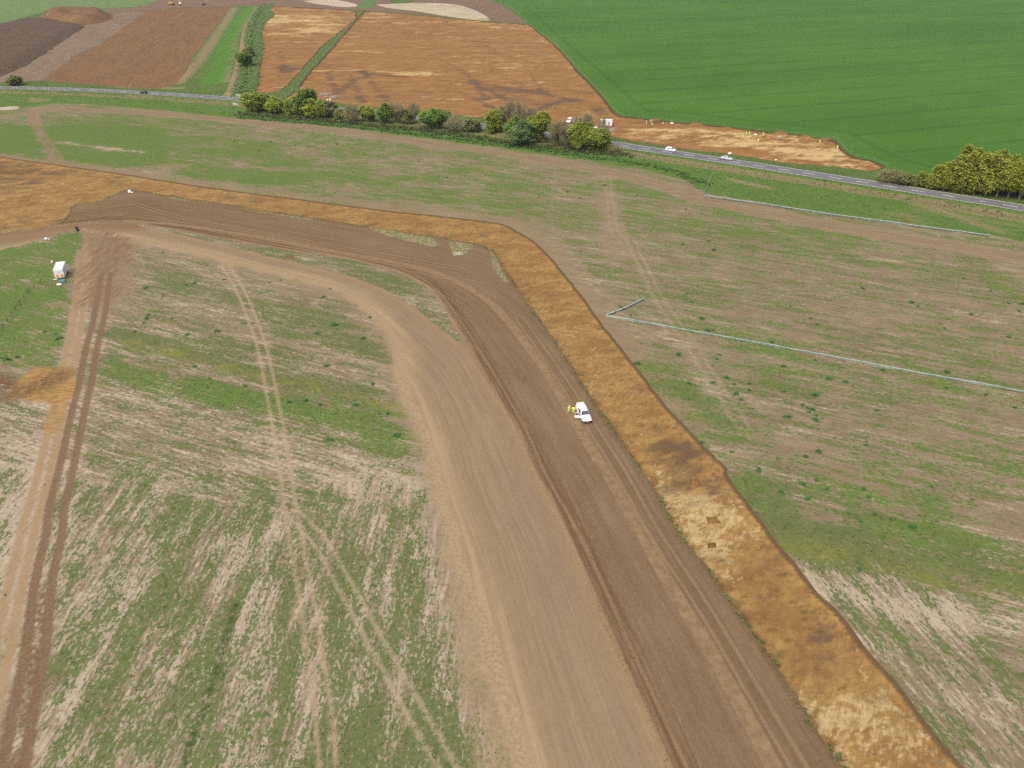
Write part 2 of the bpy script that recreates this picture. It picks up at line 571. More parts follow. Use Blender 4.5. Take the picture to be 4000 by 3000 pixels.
nL, colL, clL, rfL, gfL = stubble_material('stubble_field_south', ROWDIR, HEADDIR)
def wheel(n, attr, w, half, soft=0.25, k=0.25, sz=0.6):
    d = n.sub(n.ab(n.attr(attr)), w)
    d = n.add(n.ab(d), n.mul(n.sub(n.noise(sz, 3, seed=11), 0.5), k * 2))
    return n.ss(half - soft, half + soft, d, 1.0, 0.0)
# dark muddy double track, two paler runs beside it, dry wheel marks across the field
mid = n_ = nL
tan_ = nL.mix(nL.ss(0.3, 0.7, nL.noise(0.5, 3, seed=12)), C(172, 146, 110), C(192, 166, 130))
colL = nL.mix(nL.mul(nL.attr('margin'), nL.ss(0.25, 0.6, nL.add(nL.mul(clL, 0.5), nL.mul(nL.attr('margin'), 0.5)))), colL, tan_)
colL = nL.mix(nL.mul(wheel(nL, 'run_c', 0.95, 0.32, 0.35, 0.6, 0.9), 0.55), colL, C(198, 170, 138))
colL = nL.mix(nL.mul(wheel(nL, 'run_d', 1.0, 0.34, 0.35, 0.7, 0.9), 0.55), colL, C(200, 174, 146))
colL = nL.mix(nL.mul(nL.ss(1.4, 2.3, nL.ab(nL.attr('run_b')), 1.0, 0.0), nL.ss(0.3, 0.6, clL, 0.2, 0.6)), colL, C(196, 170, 138))
colL = nL.mix(nL.mul(wheel(nL, 'run_b', 0.95, 0.62, 0.3, 0.35), 0.75), colL, C(178, 147, 108))
colL = nL.mix(nL.mul(nL.attr('sand'), nL.ss(0.25, 0.55, nL.add(nL.mul(clL, 0.5), nL.mul(nL.attr('sand'), 0.5)))), colL,
              nL.mix(nL.ss(0.35, 0.65, nL.noise(0.8, 5, 0.7, 0.1, 2.5, seed=21)), C(166, 124, 76), C(200, 160, 100)))
colL = nL.mix(nL.mul(nL.attr('sand_dark'), nL.ss(0.3, 0.55, nL.noise(0.8, 4, seed=23))), colL, C(128, 100, 68))
mud = nL.mix(nL.ss(0.3, 0.7, nL.noise(0.35, 4, 0.7, seed=13)), C(124, 98, 70), C(150, 122, 92))
colL = nL.mix(nL.mul(nL.attr('mudfill'), nL.ss(0.35, 0.6, nL.noise(0.9, 3, seed=17))), colL, mud)
colL = nL.mix(nL.mul(wheel(nL, 'run_a', 1.15, 0.68, 0.25, 0.3), 0.9), colL, mud)
colL = nL.mix(nL.mul(nL.attr('weedline'), nL.ss(0.35, 0.6, clL)), colL, C(78, 92, 50))
colL = nL.mix(nL.mul(nL.attr('mud2'), nL.ss(0.4, 0.62, nL.noise(0.7, 4, 0.65, 1.5, 7.0, seed=19))), colL, C(146, 116, 86))
M_FIELD_S = finish(nL, colL, clL)

def soil_material(name, cols, stain, pale, bank, rot=0.0, stretch=3.0, size=5.0, fine=0.14, edge=0.8, stain_size=2.2):
    """stripped subsoil: mottled colours; vertex masks: dark (stains), light (pale sand), edge (metres to the cut edge)"""
    n = NT(name, 0.95, 0.05)
    a = n.noise(size, 5, 0.62, rot, stretch, seed=1)
    b = n.noise(size * 0.3, 5, 0.68, rot, stretch * 0.8, seed=2)
    c = n.noise(size * 0.1, 4, 0.65, rot, 1.6, seed=3)
    d = n.noise(size * 0.16, 4, 0.7, rot + 0.7, 2.4, seed=6)
    def k(x, q):
        return n.mul(n.sub(x, 0.5), q)
    col = n.mix(n.ss(0.35, 0.65, a), cols[0], cols[1])
    col = n.mix(n.ss(0.46, 0.66, b), col, cols[2])
    lf = n.ss(0.35, 0.85, n.add(n.attr('light'), n.add(k(b, 1.6), n.add(k(c, 0.9), k(d, 1.0)))))
    col = n.mix(n.mul(lf, 0.92), col, pale)
    s = n.noise(stain_size, 5, 0.68, rot, 1.8, seed=4)
    df = n.ss(0.3, 0.8, n.add(n.attr('dark'), n.add(k(s, 2.0), n.add(k(c, 0.6), k(d, 0.9)))))
    col = n.mix(n.mul(df, 0.9), col, stain)
    col = n.gain(col, n.ss(0.3, 0.7, d, 0.86, 1.12))
    e = n.add(n.attr('edge'), k(c, edge * 1.6))
    col = n.mix(n.ss(edge * 0.6, edge * 1.5, e, 0.95, 0.0), col, bank)
    col, g = sp(n, col, fine * 1.6, 0.2, fine * 3)
    n.color(col)
    n.bump(n.add(g, b), 0.07, 0.7)
    return n.m

M_TRENCH = soil_material('stripped_subsoil', (C(161, 121, 74), C(186, 147, 89), C(148, 111, 68)), C(120, 98, 72), C(212, 182, 130), C(112, 90, 64), math.radians(20), 2.0, 4.5, edge=0.6, stain_size=2.6)
M_EXC = soil_material('excavated_subsoil', (C(160, 116, 72), C(173, 125, 74), C(183, 137, 84)), C(122, 97, 76), C(224, 190, 134), C(100, 78, 58), 0.0, 3.2, 16.0, 0.5, 1.2, 7.0)

def strip_material(name, cols, run=None):
    """driven earth: streaks that follow the line of travel (vertex values lat, lon in metres)"""
    n = NT(name, 0.95, 0.05)
    v = n.xyz(n.attr('lon'), n.attr('lat'), 0.0)
    a = n.noise(1.3, 4, 0.6, 0, 26, src=v, seed=1)
    b = n.noise(0.42, 3, 0.6, 0, 30, src=v, seed=2)
    big = n.noise(6.0, 3, 0.55, 0, 3.0, src=v, seed=3)
    c = n.noise(0.5, 4, 0.65, seed=4)
    col = n.mix(n.ss(0.3, 0.7, a), cols[0], cols[1])
    col = n.mix(n.mul(n.ss(0.45, 0.75, big), 0.7), col, cols[2])
    col = n.gain(col, n.ss(0.25, 0.75, b, 0.91, 1.08))
    return n, col, a, b, c

n, col, a, b, c = strip_material('topsoil_strip', (C(135, 110, 80), C(146, 121, 91), C(152, 127, 98)))
# churned, muddier ruts along the left edge
rf = n.mul(n.attr('rutzone'), n.ss(0.35, 0.6, n.noise(0.55, 4, 0.6, 0, 40, src=n.xyz(n.attr('lon'), n.attr('lat'), 0.0), seed=7)))
col = n.mix(n.mul(rf, 0.8), col, C(116, 88, 58))
rf2 = n.mul(n.attr('rutzone'), n.ss(0.58, 0.7, n.noise(0.5, 4, 0.7, 0, 14, src=n.xyz(n.attr('lon'), n.attr('lat'), 0.0), seed=8)))
col = n.mix(n.mul(rf2, 0.7), col, C(182, 148, 104))
wr = n.add(n.ab(n.attr('run')), n.mul(n.sub(c, 0.5), 0.5))
run = n.ss(0.85, 1.25, wr, 1.0, 0.0)
col = n.mix(n.mul(run, 0.85), col, n.mix(n.ss(0.35, 0.65, n.noise(1.5, 4, seed=9)), C(152, 125, 90), C(170, 142, 106)))
for arc_, st_ in (('arc_a', 0.55), ('arc_b', 0.5), ('arc_c', 0.45), ('arc_d', 0.4)):
    da = n.add(n.ab(n.sub(n.ab(n.attr(arc_)), 0.9)), n.mul(n.sub(c, 0.5), 0.5))
    col = n.mix(n.mul(n.ss(0.12, 0.4, da, 1.0, 0.0), st_), col, C(172, 145, 108))
    col = n.mix(n.mul(n.ss(0.1, 0.3, n.ab(n.sub(da, 0.5)), 1.0, 0.0), st_ * 0.5), col, C(116, 92, 64))
col = n.mix(n.mul(n.attr('rim'), n.ss(0.4, 0.62, c)), col, C(118, 104, 72))
le = n.add(n.attr('ledge'), n.mul(n.sub(a, 0.5), 3.0))
col = n.mix(n.ss(0.2, 1.7, le, 0.85, 0.0), col, C(174, 147, 110))
turf = n.ss(0.3, 0.6, n.add(n.mul(n.attr('turf'), 0.75), n.mul(n.sub(n.noise(0.9, 4, 0.65, seed=31), 0.5), 0.9)))
col = n.mix(turf, col, n.mix(n.ss(0.4, 0.6, n.noise(0.8, 4, 0.7, seed=33)), C(120, 126, 72), C(176, 156, 122)))
col, g = sp(n, col, 0.13, 0.26, 0.4)
stones = n.ss(0.70, 0.76, n.noise(0.16, 2, 0.5, seed=14))
col = n.mix(n.mul(stones, 0.55), col, C(196, 176, 146))
n.color(col); n.bump(n.add(g, b), 0.06, 0.7)
M_TOPSOIL = n.m

n, col, a, b, c = strip_material('haul_track', (C(160, 136, 105), C(168, 144, 112), C(153, 131, 105)))
e = n.add(n.attr('edge'), n.mul(n.sub(n.noise(1.6, 4, seed=6), 0.5), 2.4))
tanc = n.mix(n.ss(0.3, 0.7, a), C(174, 149, 112), C(192, 166, 128))
col = n.mix(n.ss(0.4, 4.2, e, 0.9, 0.0), col, tanc)
col = n.mix(n.mul(n.attr('brown'), n.ss(0.3, 0.55, a)), col, C(150, 118, 84))
dk = n.ss(0.62, 0.72, n.noise(0.3, 3, 0.6, 0, 40, src=n.xyz(n.attr('lon'), n.attr('lat'), 0.0), seed=8))
col = n.mix(n.mul(dk, 0.3), col, C(120, 98, 70))
col, g = sp(n, col, 0.12, 0.17, 0.35)
n.color(col); n.bump(g, 0.03, 0.6)
M_TRACK = n.m

# wheat
n = NT('young_wheat', 0.9, 0.1)
WD = math.atan2(*(GA([(3372, 527), (4000, 469)])[1] - GA([(3372, 527), (4000, 469)])[0])[::-1])
_nw = np.array([-math.sin(WD), math.cos(WD)])
_trams = [float(np.mean(GA(l) @ _nw)) for l in ([(3535, 599), (4000, 545)], [(3372, 527), (4000, 469)], [(3300, 465), (4000, 402)], [(2510, 414), (2800, 393)], [(2478, 362), (2800, 343)], [(2401, 328), (2800, 294)])]
TRAM0, TRAM = _trams[1], 29.4
print('TRAMS', [round(t, 1) for t in _trams], 'rowdir', round(math.degrees(ROWDIR), 1), 'head', round(math.degrees(HEADDIR), 1), 'trench', round(math.degrees(TRENCHDIR), 1), 'wheat', round(math.degrees(WD), 1))
sx = n.new('ShaderNodeSeparateXYZ')
n.put(sx.inputs[0], n.co())
s = n.add(n.mul(sx.outputs[0], float(_nw[0])), n.mul(sx.outputs[1], float(_nw[1])))
s = n.math('DIVIDE', n.sub(s, TRAM0 - TRAM / 2), TRAM)
s = n.mul(n.ab(n.sub(n.math('FRACT', s), 0.5)), TRAM)
tram = n.mul(n.ss(0.25, 0.55, n.ab(n.sub(s, 0.95)), 1.0, 0.0), n.attr('inner'))
tram2 = n.ss(0.25, 0.55, n.ab(n.sub(n.ab(n.attr('headtram')), 0.95)), 1.0, 0.0)
big = n.noise(60, 4, 0.55, WD, 2.5, seed=1)
midn = n.noise(9, 4, 0.6, WD, 3.0, seed=2)
col = n.mix(n.ss(0.35, 0.65, big), C(80, 122, 42), C(92, 132, 48))
col = n.mix(n.mul(n.ss(0.45, 0.7, midn), 0.6), col, C(86, 122, 40))
drill = n.noise(0.7, 2, 0.6, WD, 40, seed=5)
col = n.gain(col, n.ss(0.2, 0.8, drill, 0.95, 1.05))
col = n.mix(n.mul(n.mx(tram, tram2), 0.55), col, C(56, 88, 38))
col, g = sp(n, col, 0.5, 0.16, 1.6)
n.color(col); n.bump(g, 0.05, 0.6)
M_WHEAT = n.m

# rough grass of verges, strips and ditch banks
def grass_material(name, c1, c2, c3, dry, dryamt, size=3.0, rot=0.0, stretch=2.0):
    n = NT(name, 0.95, 0.05)
    a = n.noise(size, 4, 0.62, rot, stretch, seed=1)
    b = n.noise(size * 0.25, 4, 0.65, seed=2)
    col = n.mix(n.ss(0.3, 0.7, a), c1, c2)
    col = n.mix(n.ss(0.48, 0.7, b), col, c3)
    d = n.add(n.mul(n.attr('dry'), dryamt), n.add(n.mul(n.sub(a, 0.5), 0.8), n.mul(n.sub(b, 0.5), 0.9)))
    col = n.mix(n.ss(0.35, 0.75, d), col, dry)
    col = n.mix(n.mul(n.attr('soil'), n.ss(0.35, 0.6, n.add(n.mul(b, 0.5), n.mul(n.attr('soil'), 0.5)))), col, n.mix(a, C(160, 132, 98), C(184, 158, 126)))
    col = n.mix(n.mul(n.attr('fresh'), n.ss(0.3, 0.55, b)), col, C(98, 146, 54))
    col, g = sp(n, col, 0.25, 0.38, 0.9)
    n.color(col); n.bump(n.add(g, b), 0.2, 0.8)
    return n.m
ROADDIR = math.atan2(_pf[2] * 1.0, 1.0)
M_VERGE = grass_material('rough_verge', C(108, 128, 64), C(96, 118, 60), C(124, 136, 76), C(152, 142, 100), 0.9, 4.0, ROADDIR, 5.0)

# asphalt
n = NT('asphalt', 0.85, 0.25)
col = n.mix(n.ss(0.3, 0.7, n.noise(2.0, 3, 0.6, ROADDIR, 14)), C(124, 120, 122), C(138, 134, 134))
col, g = sp(n, col, 0.1, 0.12, 0.4)
n.color(col)
M_ASPHALT = n.m
n = NT('road_paint', 0.7, 0.3)
n.color(n.mix(n.ss(0.5, 0.8, n.noise(0.5, 4, 0.7)), (0.78, 0.78, 0.77, 1), (0.5, 0.5, 0.49, 1)))
M_PAINT = n.m

# ------------------------------------------------------------------ the land
# base sheet out to the horizon
n = NT('far_land', 0.95, 0.05)
vor = n.new('ShaderNodeTexVoronoi')
n.put(vor.inputs['Vector'], n.vec(220, 0.35, 2.0))
vor.inputs['Scale'].default_value = 1.0
sepc = n.new('ShaderNodeSeparateColor')
n.put(sepc.inputs[0], vor.outputs['Color'])
n.color(n.mix(n.ss(0.45, 0.55, sepc.outputs[0]), n.mix(n.noise(30, 4), C(96, 128, 60), C(122, 140, 80)), n.mix(n.noise(30, 4), C(150, 128, 96), C(168, 146, 112))))
bm = bmesh.new()
bmesh.ops.create_grid(bm, x_segments=8, y_segments=8, size=4500)
me = bpy.data.meshes.new('ground')
bm.to_mesh(me); bm.free()
gr = struct(link('ground', me, n.m))
gr.location = (0, 1500, -1.6)

# ---- south field: left of the haul track and under it
RUN_A = ext(smooth(GA([(413, 1070), (402, 1150), (385, 1250), (359, 1350), (336, 1486), (310, 1592), (282, 1723), (252, 1859), (222, 1983), (208, 2100), (171, 2263), (138, 2534), (100, 2730), (52, 3000)]), 4), 0, 30)
RUN_B = ext(smooth(GA([(330, 985), (312, 1190), (284, 1350), (255, 1486), (236, 1576), (210, 1680), (185, 1790), (154, 1915), (120, 2028), (95, 2140), (52, 2317), (10, 2530), (-40, 2750)]), 4), 0, 30)
RUN_C = ext(smooth(GA([(880, 1035), (942, 1142), (980, 1233), (1021, 1350), (1045, 1454), (1068, 1572), (1086, 1666), (1102, 1780), (1125, 1903), (1136, 2005), (1155, 2100), (1185, 2271), (1212, 2426), (1236, 2588), (1261, 2778), (1282, 3000)]), 4), 0, 20)
RUN_D = ext(smooth(GA([(1150, 2010), (1244, 2108), (1309, 2217), (1382, 2352), (1455, 2486), (1510, 2583), (1584, 2711), (1643, 2817), (1720, 2950)]), 4), 0, 20)
TIP = V((-60, 548), (80, 515), (166, 494), (186, 508), (170, 545), (150, 600), (148, 700), (-60, 780))
def grass_s(P):
    g = 0.42 + (fbm(P, 2.6, 21, 4, ROWDIR, 7) - 0.5) * 0.95 + 0.06 * sstep(150, 120, P[:, 1])
    hd = turn_s(P)
    g = g * (1 - hd) + hd * (0.64 + (fbm(P, 1.8, 24, 4, HEADDIR, 9) - 0.5) * 1.1 + (fbm(P, 7, 25, 3) - .5) * .4)
    g += blob(P, V((-60, 555), (100, 520), (170, 497), (188, 515), (160, 560), (118, 585), (150, 640), (148, 690), (140, 745), (60, 765), (-60, 775)), 2.0) * (0.18 + 1.5 * (fbm(P, 4, 5, 4, 0.5, 2.0) - .28))
    for L, w, k in (((( 240, 722), (560, 800), (880, 885)), 5, .45), (((225, 790), (560, 880), (890, 972)), 7, .42), (((500, 640), (700, 690), (860, 760)), 8, .18), (((560, 690), (850, 770)), 5, .25),
                    (((300, 720), (560, 760), (640, 770)), 6, .25), (((430, 830), (640, 880)), 5, .2), (((350, 610), (430, 625)), 5, .3), (((590, 850), (870, 930)), 4, .3)):
        g += k * line(P, V(*L), w, 3.0)
    for L, w in (((230, 850), (560, 930), (760, 960)), 6), (((300, 900), (560, 985), (900, 1080)), 5), (((110, 870), (20, 1000), (0, 1100)), 8):
        g -= 0.14 * line(P, V(*L), w, 3.0)
    g += 0.35 * line(P, V((1290 / 1.8083, 2990 / 1.8083), (700, 1600), (1000, 1640)), 6, 4)
    g += 0.3 * blob(P, V((360, 1380), (470, 1340), (470, 1480), (330, 1640), (260, 1640)), 3)
    gb = blob(P, TIP, 2.0)
    # trampled ground near the haul track and the vehicle lines
    dt = seg_dist(P, TRACK_L)
    g -= 0.5 * (1 - sstep(2.5, 9, dt)) * (1 - gb)
    g -= 0.5 * line(P, V((205, 500), (225, 560), (235, 620)), 13, 6) * (1 - gb)
    g -= 0.35 * (1 - sstep(1.5, 4.5, np.abs(seg_dist(P, RUN_A)))) + 0.35 * (1 - sstep(1.5, 4, np.abs(seg_dist(P, RUN_B))))
    g -= 0.12 * (1 - sstep(1.5, 3, np.abs(seg_dist(P, RUN_C))))
    isl = blob(P, V((560, 530), (760, 565), (900, 610), (940, 660), (985, 760), (960, 740), (900, 660), (800, 620), (640, 580)), 1.5)
    g += 0.35 * isl * fbm(P, 3, 8, 3) * 1.6
    return g
def turn_s(P):
    L = V((-80, 1010), (150, 1010), (300, 1040), (480, 1090), (620, 1100), (800, 1060), (905, 1040), (1300, 1100))
    d = seg_dist(P, ext(L, 50, 100), True)
    return sstep(-5.0, 5.0, -d + 14 * (fbm(P, 7, 29, 3) - .5))
def pale_s(P):
    hd = turn_s(P)
    p = 0.36 + 0.6 * (fbm(P, 2.5, 31, 3, ROWDIR, 6) - 0.5)
    p = p * (1 - hd) + hd * (0.62 + 0.9 * (fbm(P, 1.6, 34, 3, HEADDIR, 8) - 0.5))
    p += 0.18 * line(P, V((200, 860), (420, 900), (640, 960), (900, 1020)), 12, 7)
    p += 0.15 * line(P, V((120, 980), (400, 1010), (700, 1010), (900, 1010)), 9, 7)
    p += 0.3 * blob(P, V((-80, 870), (110, 860), (70, 1100), (40, 1300), (-80, 1400)), 3)
    return p
def margin_s(P):
    d = seg_dist(P, TRACK_L)
    d2 = seg_dist(P, MARGIN_L, True)
    f = 1 - sstep(1.0, 4.5, d + 3.5 * (fbm(P, 4, 41, 3) - 0.5))
    dm = seg_dist(P, MARGIN_L)
    f2 = np.where(d2 > 0, 1.0, 1 - sstep(0, 2.5, dm)) * (dm < 25) * 0.8 * (P[:, 1] < 155)
    f = f * (1 - blob(P, TIP, 1.5))
    return np.maximum(f, f2 * (0.55 + 0.7 * (fbm(P, 2.5, 43, 3, HEADDIR, 4) - 0.3)))
DARKLINE = V((510, 1305), (474, 1431), (432, 1551), (399, 1641))
SAND = V((20, 855), (35, 820), (75, 795), (115, 792), (118, 800), (135, 785), (170, 840), (160, 858), (110, 872), (70, 868))
ATT_S = dict(grass=grass_s, turn=turn_s, pale=pale_s, margin=margin_s,
             lush=lambda P: 0.25 + 0.6 * blob(P, V((-60, 500), (190, 495), (160, 600), (150, 770), (880, 900), (900, 980), (220, 830), (-60, 790)), 6) + 0.3 * (fbm(P, 9, 51) - .5),
             yellow=lambda P: 0.8 * line(P, V((240, 730), (560, 812), (700, 840), (885, 890)), 2.2, 1.5),
             bare=lambda P: (0.55 * (1 - sstep(3, 11, seg_dist(P, TRACK_L))) + 0.7 * line(P, V((200, 500), (220, 560), (235, 640)), 13, 7)) * (1 - blob(P, TIP, 2)) + 0.35 * (fbm(P, 8, 61, 3) - .4),
             run_a=lambda P: np.clip(seg_dist(P, RUN_A, True), -9, 9), run_b=lambda P: np.clip(seg_dist(P, RUN_B, True), -9, 9),
             run_c=lambda P: np.clip(seg_dist(P, RUN_C, True), -9, 9), run_d=lambda P: np.clip(seg_dist(P, RUN_D, True), -9, 9),
             sand=lambda P: blob(P, SAND, 1.2) + 0.7 * line(P, V((150, 800), (130, 870), (110, 930)), 2.5, 1.5) * (P[:, 1] < 1e3),
             sand_dark=lambda P: line(P, V((30, 852), (85, 835), (125, 812)), 4.5, 3) * 0.9 + line(P, V((-20, 815), (5, 820), (15, 830)), 3.5, 2),
             mudfill=lambda P: line(P, RUN_A[-14:], 3.0, 1.2) * sstep(88, 78, P[:, 1]) + 0.0 * P[:, 0],
             mud2=lambda P: (line(P, V((222, 488), (226, 560), (200, 640)), 10, 6) + line(P, V((250, 480), (256, 560)), 5, 4)) * (1 - blob(P, TIP, 1.5)),
             weedline=lambda P: line(P, DARKLINE, 0.7, 0.5) * (0.6 + fbm(P, 3, 71)))
def z_s(P):
    z = H(P)
    da = np.abs(np.abs(seg_dist(P, RUN_A, True)) - 1.05)
    z -= 0.07 * (1 - sstep(0.3, 0.7, da))
    return z
pS = np.vstack([T_IN, [[T_IN[-1][0] + 4, 12], [-75, 12], [-210, 120]], ])
field_s = region('stubble_field_south', pS, 0.62, M_FIELD_S, ATT_S, z_s, far=(150, 300))
field_s['label'] = 'pale stubble field with green sprouting rows left of the haul track'

# ---- north field
FARM_RUN = smooth(GA([(-100, 470), (95, 445), (237, 425), (506, 437), (700, 450), (900, 469), (1211, 498), (1442, 527), (1700, 560), (1958, 598), (2141, 630), (2373, 672), (2600, 730), (2780, 790), (3000, 832), (3286, 890), (3633, 945), (4000, 1010), (4300, 1070)]), 3)
VERGE_B = smooth(GA([(-260, 400), (0, 422), (95, 420), (237, 404), (506, 419), (700, 436), (900, 460), (1211, 486), (1442, 508), (1702, 543), (1958, 579), (2141, 602), (2373, 638), (2500, 660), (2675, 705), (2754, 752), (2971, 790), (3286, 838), (3633, 884), (3866, 915), (4000, 945), (4300, 1010)]), 3)
RUN_E = smooth(GA([(2372, 690), (2385, 800), (2400, 900), (2450, 960), (2520, 1040)]), 4)
RUN_F = smooth(GA([(2460, 930), (2520, 1060), (2590, 1190), (2680, 1320), (2790, 1490), (2900, 1660)]), 4)
RUN_G = smooth(GA([(118, 435), (128, 478), (165, 530), (200, 580), (245, 638)]), 4)
def grass_n(P):
    g = 0.41 + (fbm(P, 1.7, 121, 4, ROWDIR, 7.0) - 0.5) * 0.8 + (fbm(P, 2.6, 122, 3, ROWDIR, 1.8) - 0.5) * 0.5 + (fbm(P, 14, 125, 2) - 0.5) * 0.4 + (fbm(P, 7, 128, 3, 0.0, 3.0) - 0.5) * 0.9 * sstep(215, 260, P[:, 1]) + 0.14 * sstep(225, 260, P[:, 1]) * sstep(60, 0, P[:, 0])
    hd = turn_n(P)
    g = g * (1 - hd) + hd * (0.50 + (fbm(P, 2.2, 127, 3, TRENCHDIR, 5) - 0.5) * 0.8)
    g += 0.75 * blob(P, V((-90, 262), (60, 272), (330, 272), (372, 300), (345, 345), (300, 352), (170, 352), (-90, 330)), 3)
    for L, w, k in ((((400, 300), (560, 315)), 10, .3), (((420, 370), (600, 385)), 14, .5), (((480, 330), (640, 352)), 12, .35), (((660, 380), (850, 400)), 12, .22), (((1300, 395), (1500, 440), (1750, 500)), 6, .35),
                    (((1390, 800), (1440, 850), (1540, 930)), 9, .45), (((1380, 770), (1450, 800), (1560, 880)), 8, .3), (((1650, 830), (1760, 890)), 5, .35), (((1590, 1040), (1800, 1100), (2000, 1130)), 12, .30),
                    (((1700, 1165), (1950, 1225), (2240, 1290)), 6, .40), (((1880, 1130), (2240, 1230)), 6, .26), (((1620, 1060), (1720, 1160), (1800, 1190)), 6, .35), (((1590, 740), (1700, 765)), 3, .4), (((2090, 560), (2212, 640)), 8, .35),
                    (((1180, 330), (1500, 370), (1700, 430)), 5, .3), (((150, 290), (420, 330)), 20, .1)):
        g += k * line(P, V(*L), w, 4.0) * (0.35 + 1.4 * fbm(P, 1.6, 133, 3, ROWDIR, 6))
    for L, w, k in ((((1750, 1250), (1950, 1310), (2230, 1350)), 5, .22), (((1850, 1400), (2212, 1560)), 4, .25), (((1305, 380), (1330, 560)), 5, .35), (((1410, 680), (1480, 760), (1570, 890)), 4, .3), (((130, 308), (315, 330)), 2.2, 1.2)):
        g -= k * line(P, V(*L), w, 3.0)
    g -= 0.55 * (1 - sstep(3.0, 8.5, seg_dist(P, T_OUT) + 4 * (fbm(P, 9, 131) - .5))) * sstep(95, 135, P[:, 1])
    g -= 0.75 * (1 - sstep(3.0, 6.5, seg_dist(P, FARM_RUN)))
    g += 0.25 * blob(P, V((1380, 470), (1500, 480), (1850, 520), (1830, 560), (1600, 545)), 6)
    g -= 0.9 * line(P, V((70, 235), (85, 280), (110, 340), (130, 352)), 3.4, 1.2)
    return g
def turn_n(P):
    d = seg_dist(P, TRENCH_OUT)
    d = d + 8 * (fbm(P, 5, 137, 3) - .5)
    return (1 - sstep(13, 20, d)) * (1 - sstep(86, 100, P[:, 1])) * (P[:, 0] > 0)
def pale_n(P):
    p = 0.18 + 0.8 * (fbm(P, 2.5, 141, 3, ROWDIR, 6) - 0.5)
    p += 0.35 * line(P, V((1750, 1250), (1950, 1310), (2230, 1350)), 6, 5) + 0.25 * turn_n(P)
    p += 0.15 * line(P, V((1410, 680), (1480, 760), (1570, 890)), 4, 3) + 0.7 * line(P, V((130, 308), (315, 330)), 1.6, 0.8)
    return p
def bare_n(P):
    b = 0.9 * (1 - sstep(2.5, 7.5, seg_dist(P, FARM_RUN) + 3 * (fbm(P, 6, 151) - .5)))
    b += 0.75 * (1 - sstep(1.5, 7, seg_dist(P, T_OUT) + 4 * (fbm(P, 8, 153) - .5))) * sstep(95, 140, P[:, 1])
    b += 0.8 * line(P, V((560, 415), (800, 445), (1050, 465), (1170, 475)), 7, 5)
    b += 0.6 * line(P, V((70, 235), (85, 280), (110, 340), (130, 352)), 3.4, 1.2)
    b += 0.5 * line(P, V((1305, 380), (1325, 560)), 5, 4) + 0.3 * (fbm(P, 7, 155, 3, ROWDIR, 4) - 0.35)
    return b
ATT_N = dict(grass=grass_n, turn=turn_n, pale=pale_n, bare=bare_n,
             lush=lambda P: 0.5 + 0.7 * (fbm(P, 12, 161) - .5) + 0.5 * sstep(220, 270, P[:, 1]) - 0.35 * turn_n(P),
             run_e=lambda P: np.clip(seg_dist(P, RUN_E, True), -9, 9), run_f=lambda P: np.clip(seg_dist(P, RUN_F, True), -9, 9), run_g=lambda P: np.clip(seg_dist(P, RUN_G, True), -9, 9),
             run_h=lambda P: np.clip(seg_dist(P, FARM_RUN, True), -9, 9),
             yellow=lambda P: 0.7 * line(P, V((1700, 1175), (1950, 1235), (2240, 1300)), 3.5, 3) + 0.4 * line(P, V((2090, 560), (2240, 660)), 5, 3))
_vb = resample(VERGE_B, 2.0, 0.7, 9)
_right = [[150, 18], [330, 120]]
pN = np.vstack([T_OUT, _right, _vb[::-1], [[-330, 250]]])
field_n = region('stubble_field_north', pN, 0.7, M_FIELD_N, ATT_N, None, far=(165, 300))
field_n['label'] = 'stubble field with scattered green weeds between the stripped strip and the road'

# ---- stripped strip (subsoil exposed below the topsoil)
SLOTS = [GA([(2538, 1847), (2562, 1853), (2574, 1886), (2552, 1890)]), GA([(2695, 1860), (2733, 1862), (2737, 1884), (2695, 1886)]),
         GA([(2758, 2010), (2800, 2013), (2822, 2036), (2768, 2038)]), GA([(2765, 2111), (2797, 2111), (2800, 2130), (2768, 2132)])]
pT = np.vstack([T_OUT, T_IN[::-1]])
pTclosed = np.vstack([pT, pT[:1]])
DEPTH = 0.45
def edge_t(P):
    return np.minimum(seg_dist(P, T_OUT), 6.0)
def z_t(P):
    do, di = seg_dist(P, T_OUT), seg_dist(P, T_IN)
    f = sstep(0.0, 0.9, do) * sstep(0.0, 0.6, di)
    return H(P) - DEPTH * f + (fbm(P, 1.2, 201, 2) - 0.5) * 0.10 * f
def dark_t(P):
    d = 0.22 + 0.7 * (fbm(P, 4, 211, 3, 0.35, 2.0) - .5)
    d += 0.62 * blob(P + 2.5 * np.stack([fbm(P, 3, 215, 3) - .5, fbm(P, 3, 216, 3) - .5], 1), GA([(2590, 1715), (2680, 1690), (2740, 1760), (2700, 1850), (2600, 1830), (2570, 1780)]), 3.5)
    d += 0.35 * blob(P, GA([(2760, 1890), (2820, 1890), (2820, 1930), (2770, 1930)]), 1.0) + 0.25 * blob(P, GA([(3060, 2230), (3180, 2300), (3350, 2560), (3250, 2640), (3130, 2500)]), 2)
    d += 0.04 * sstep(215, 235, P[:, 1]) * (P[:, 0] < -60)
    d += 0.3 * blob(P, V((-60, 355), (60, 350), (150, 372), (60, 392), (-60, 400)), 5)
    d += 0.45 * blob(P, V((170, 450), (260, 425), (275, 415), (250, 440), (160, 480), (100, 500)), 4)
    return d
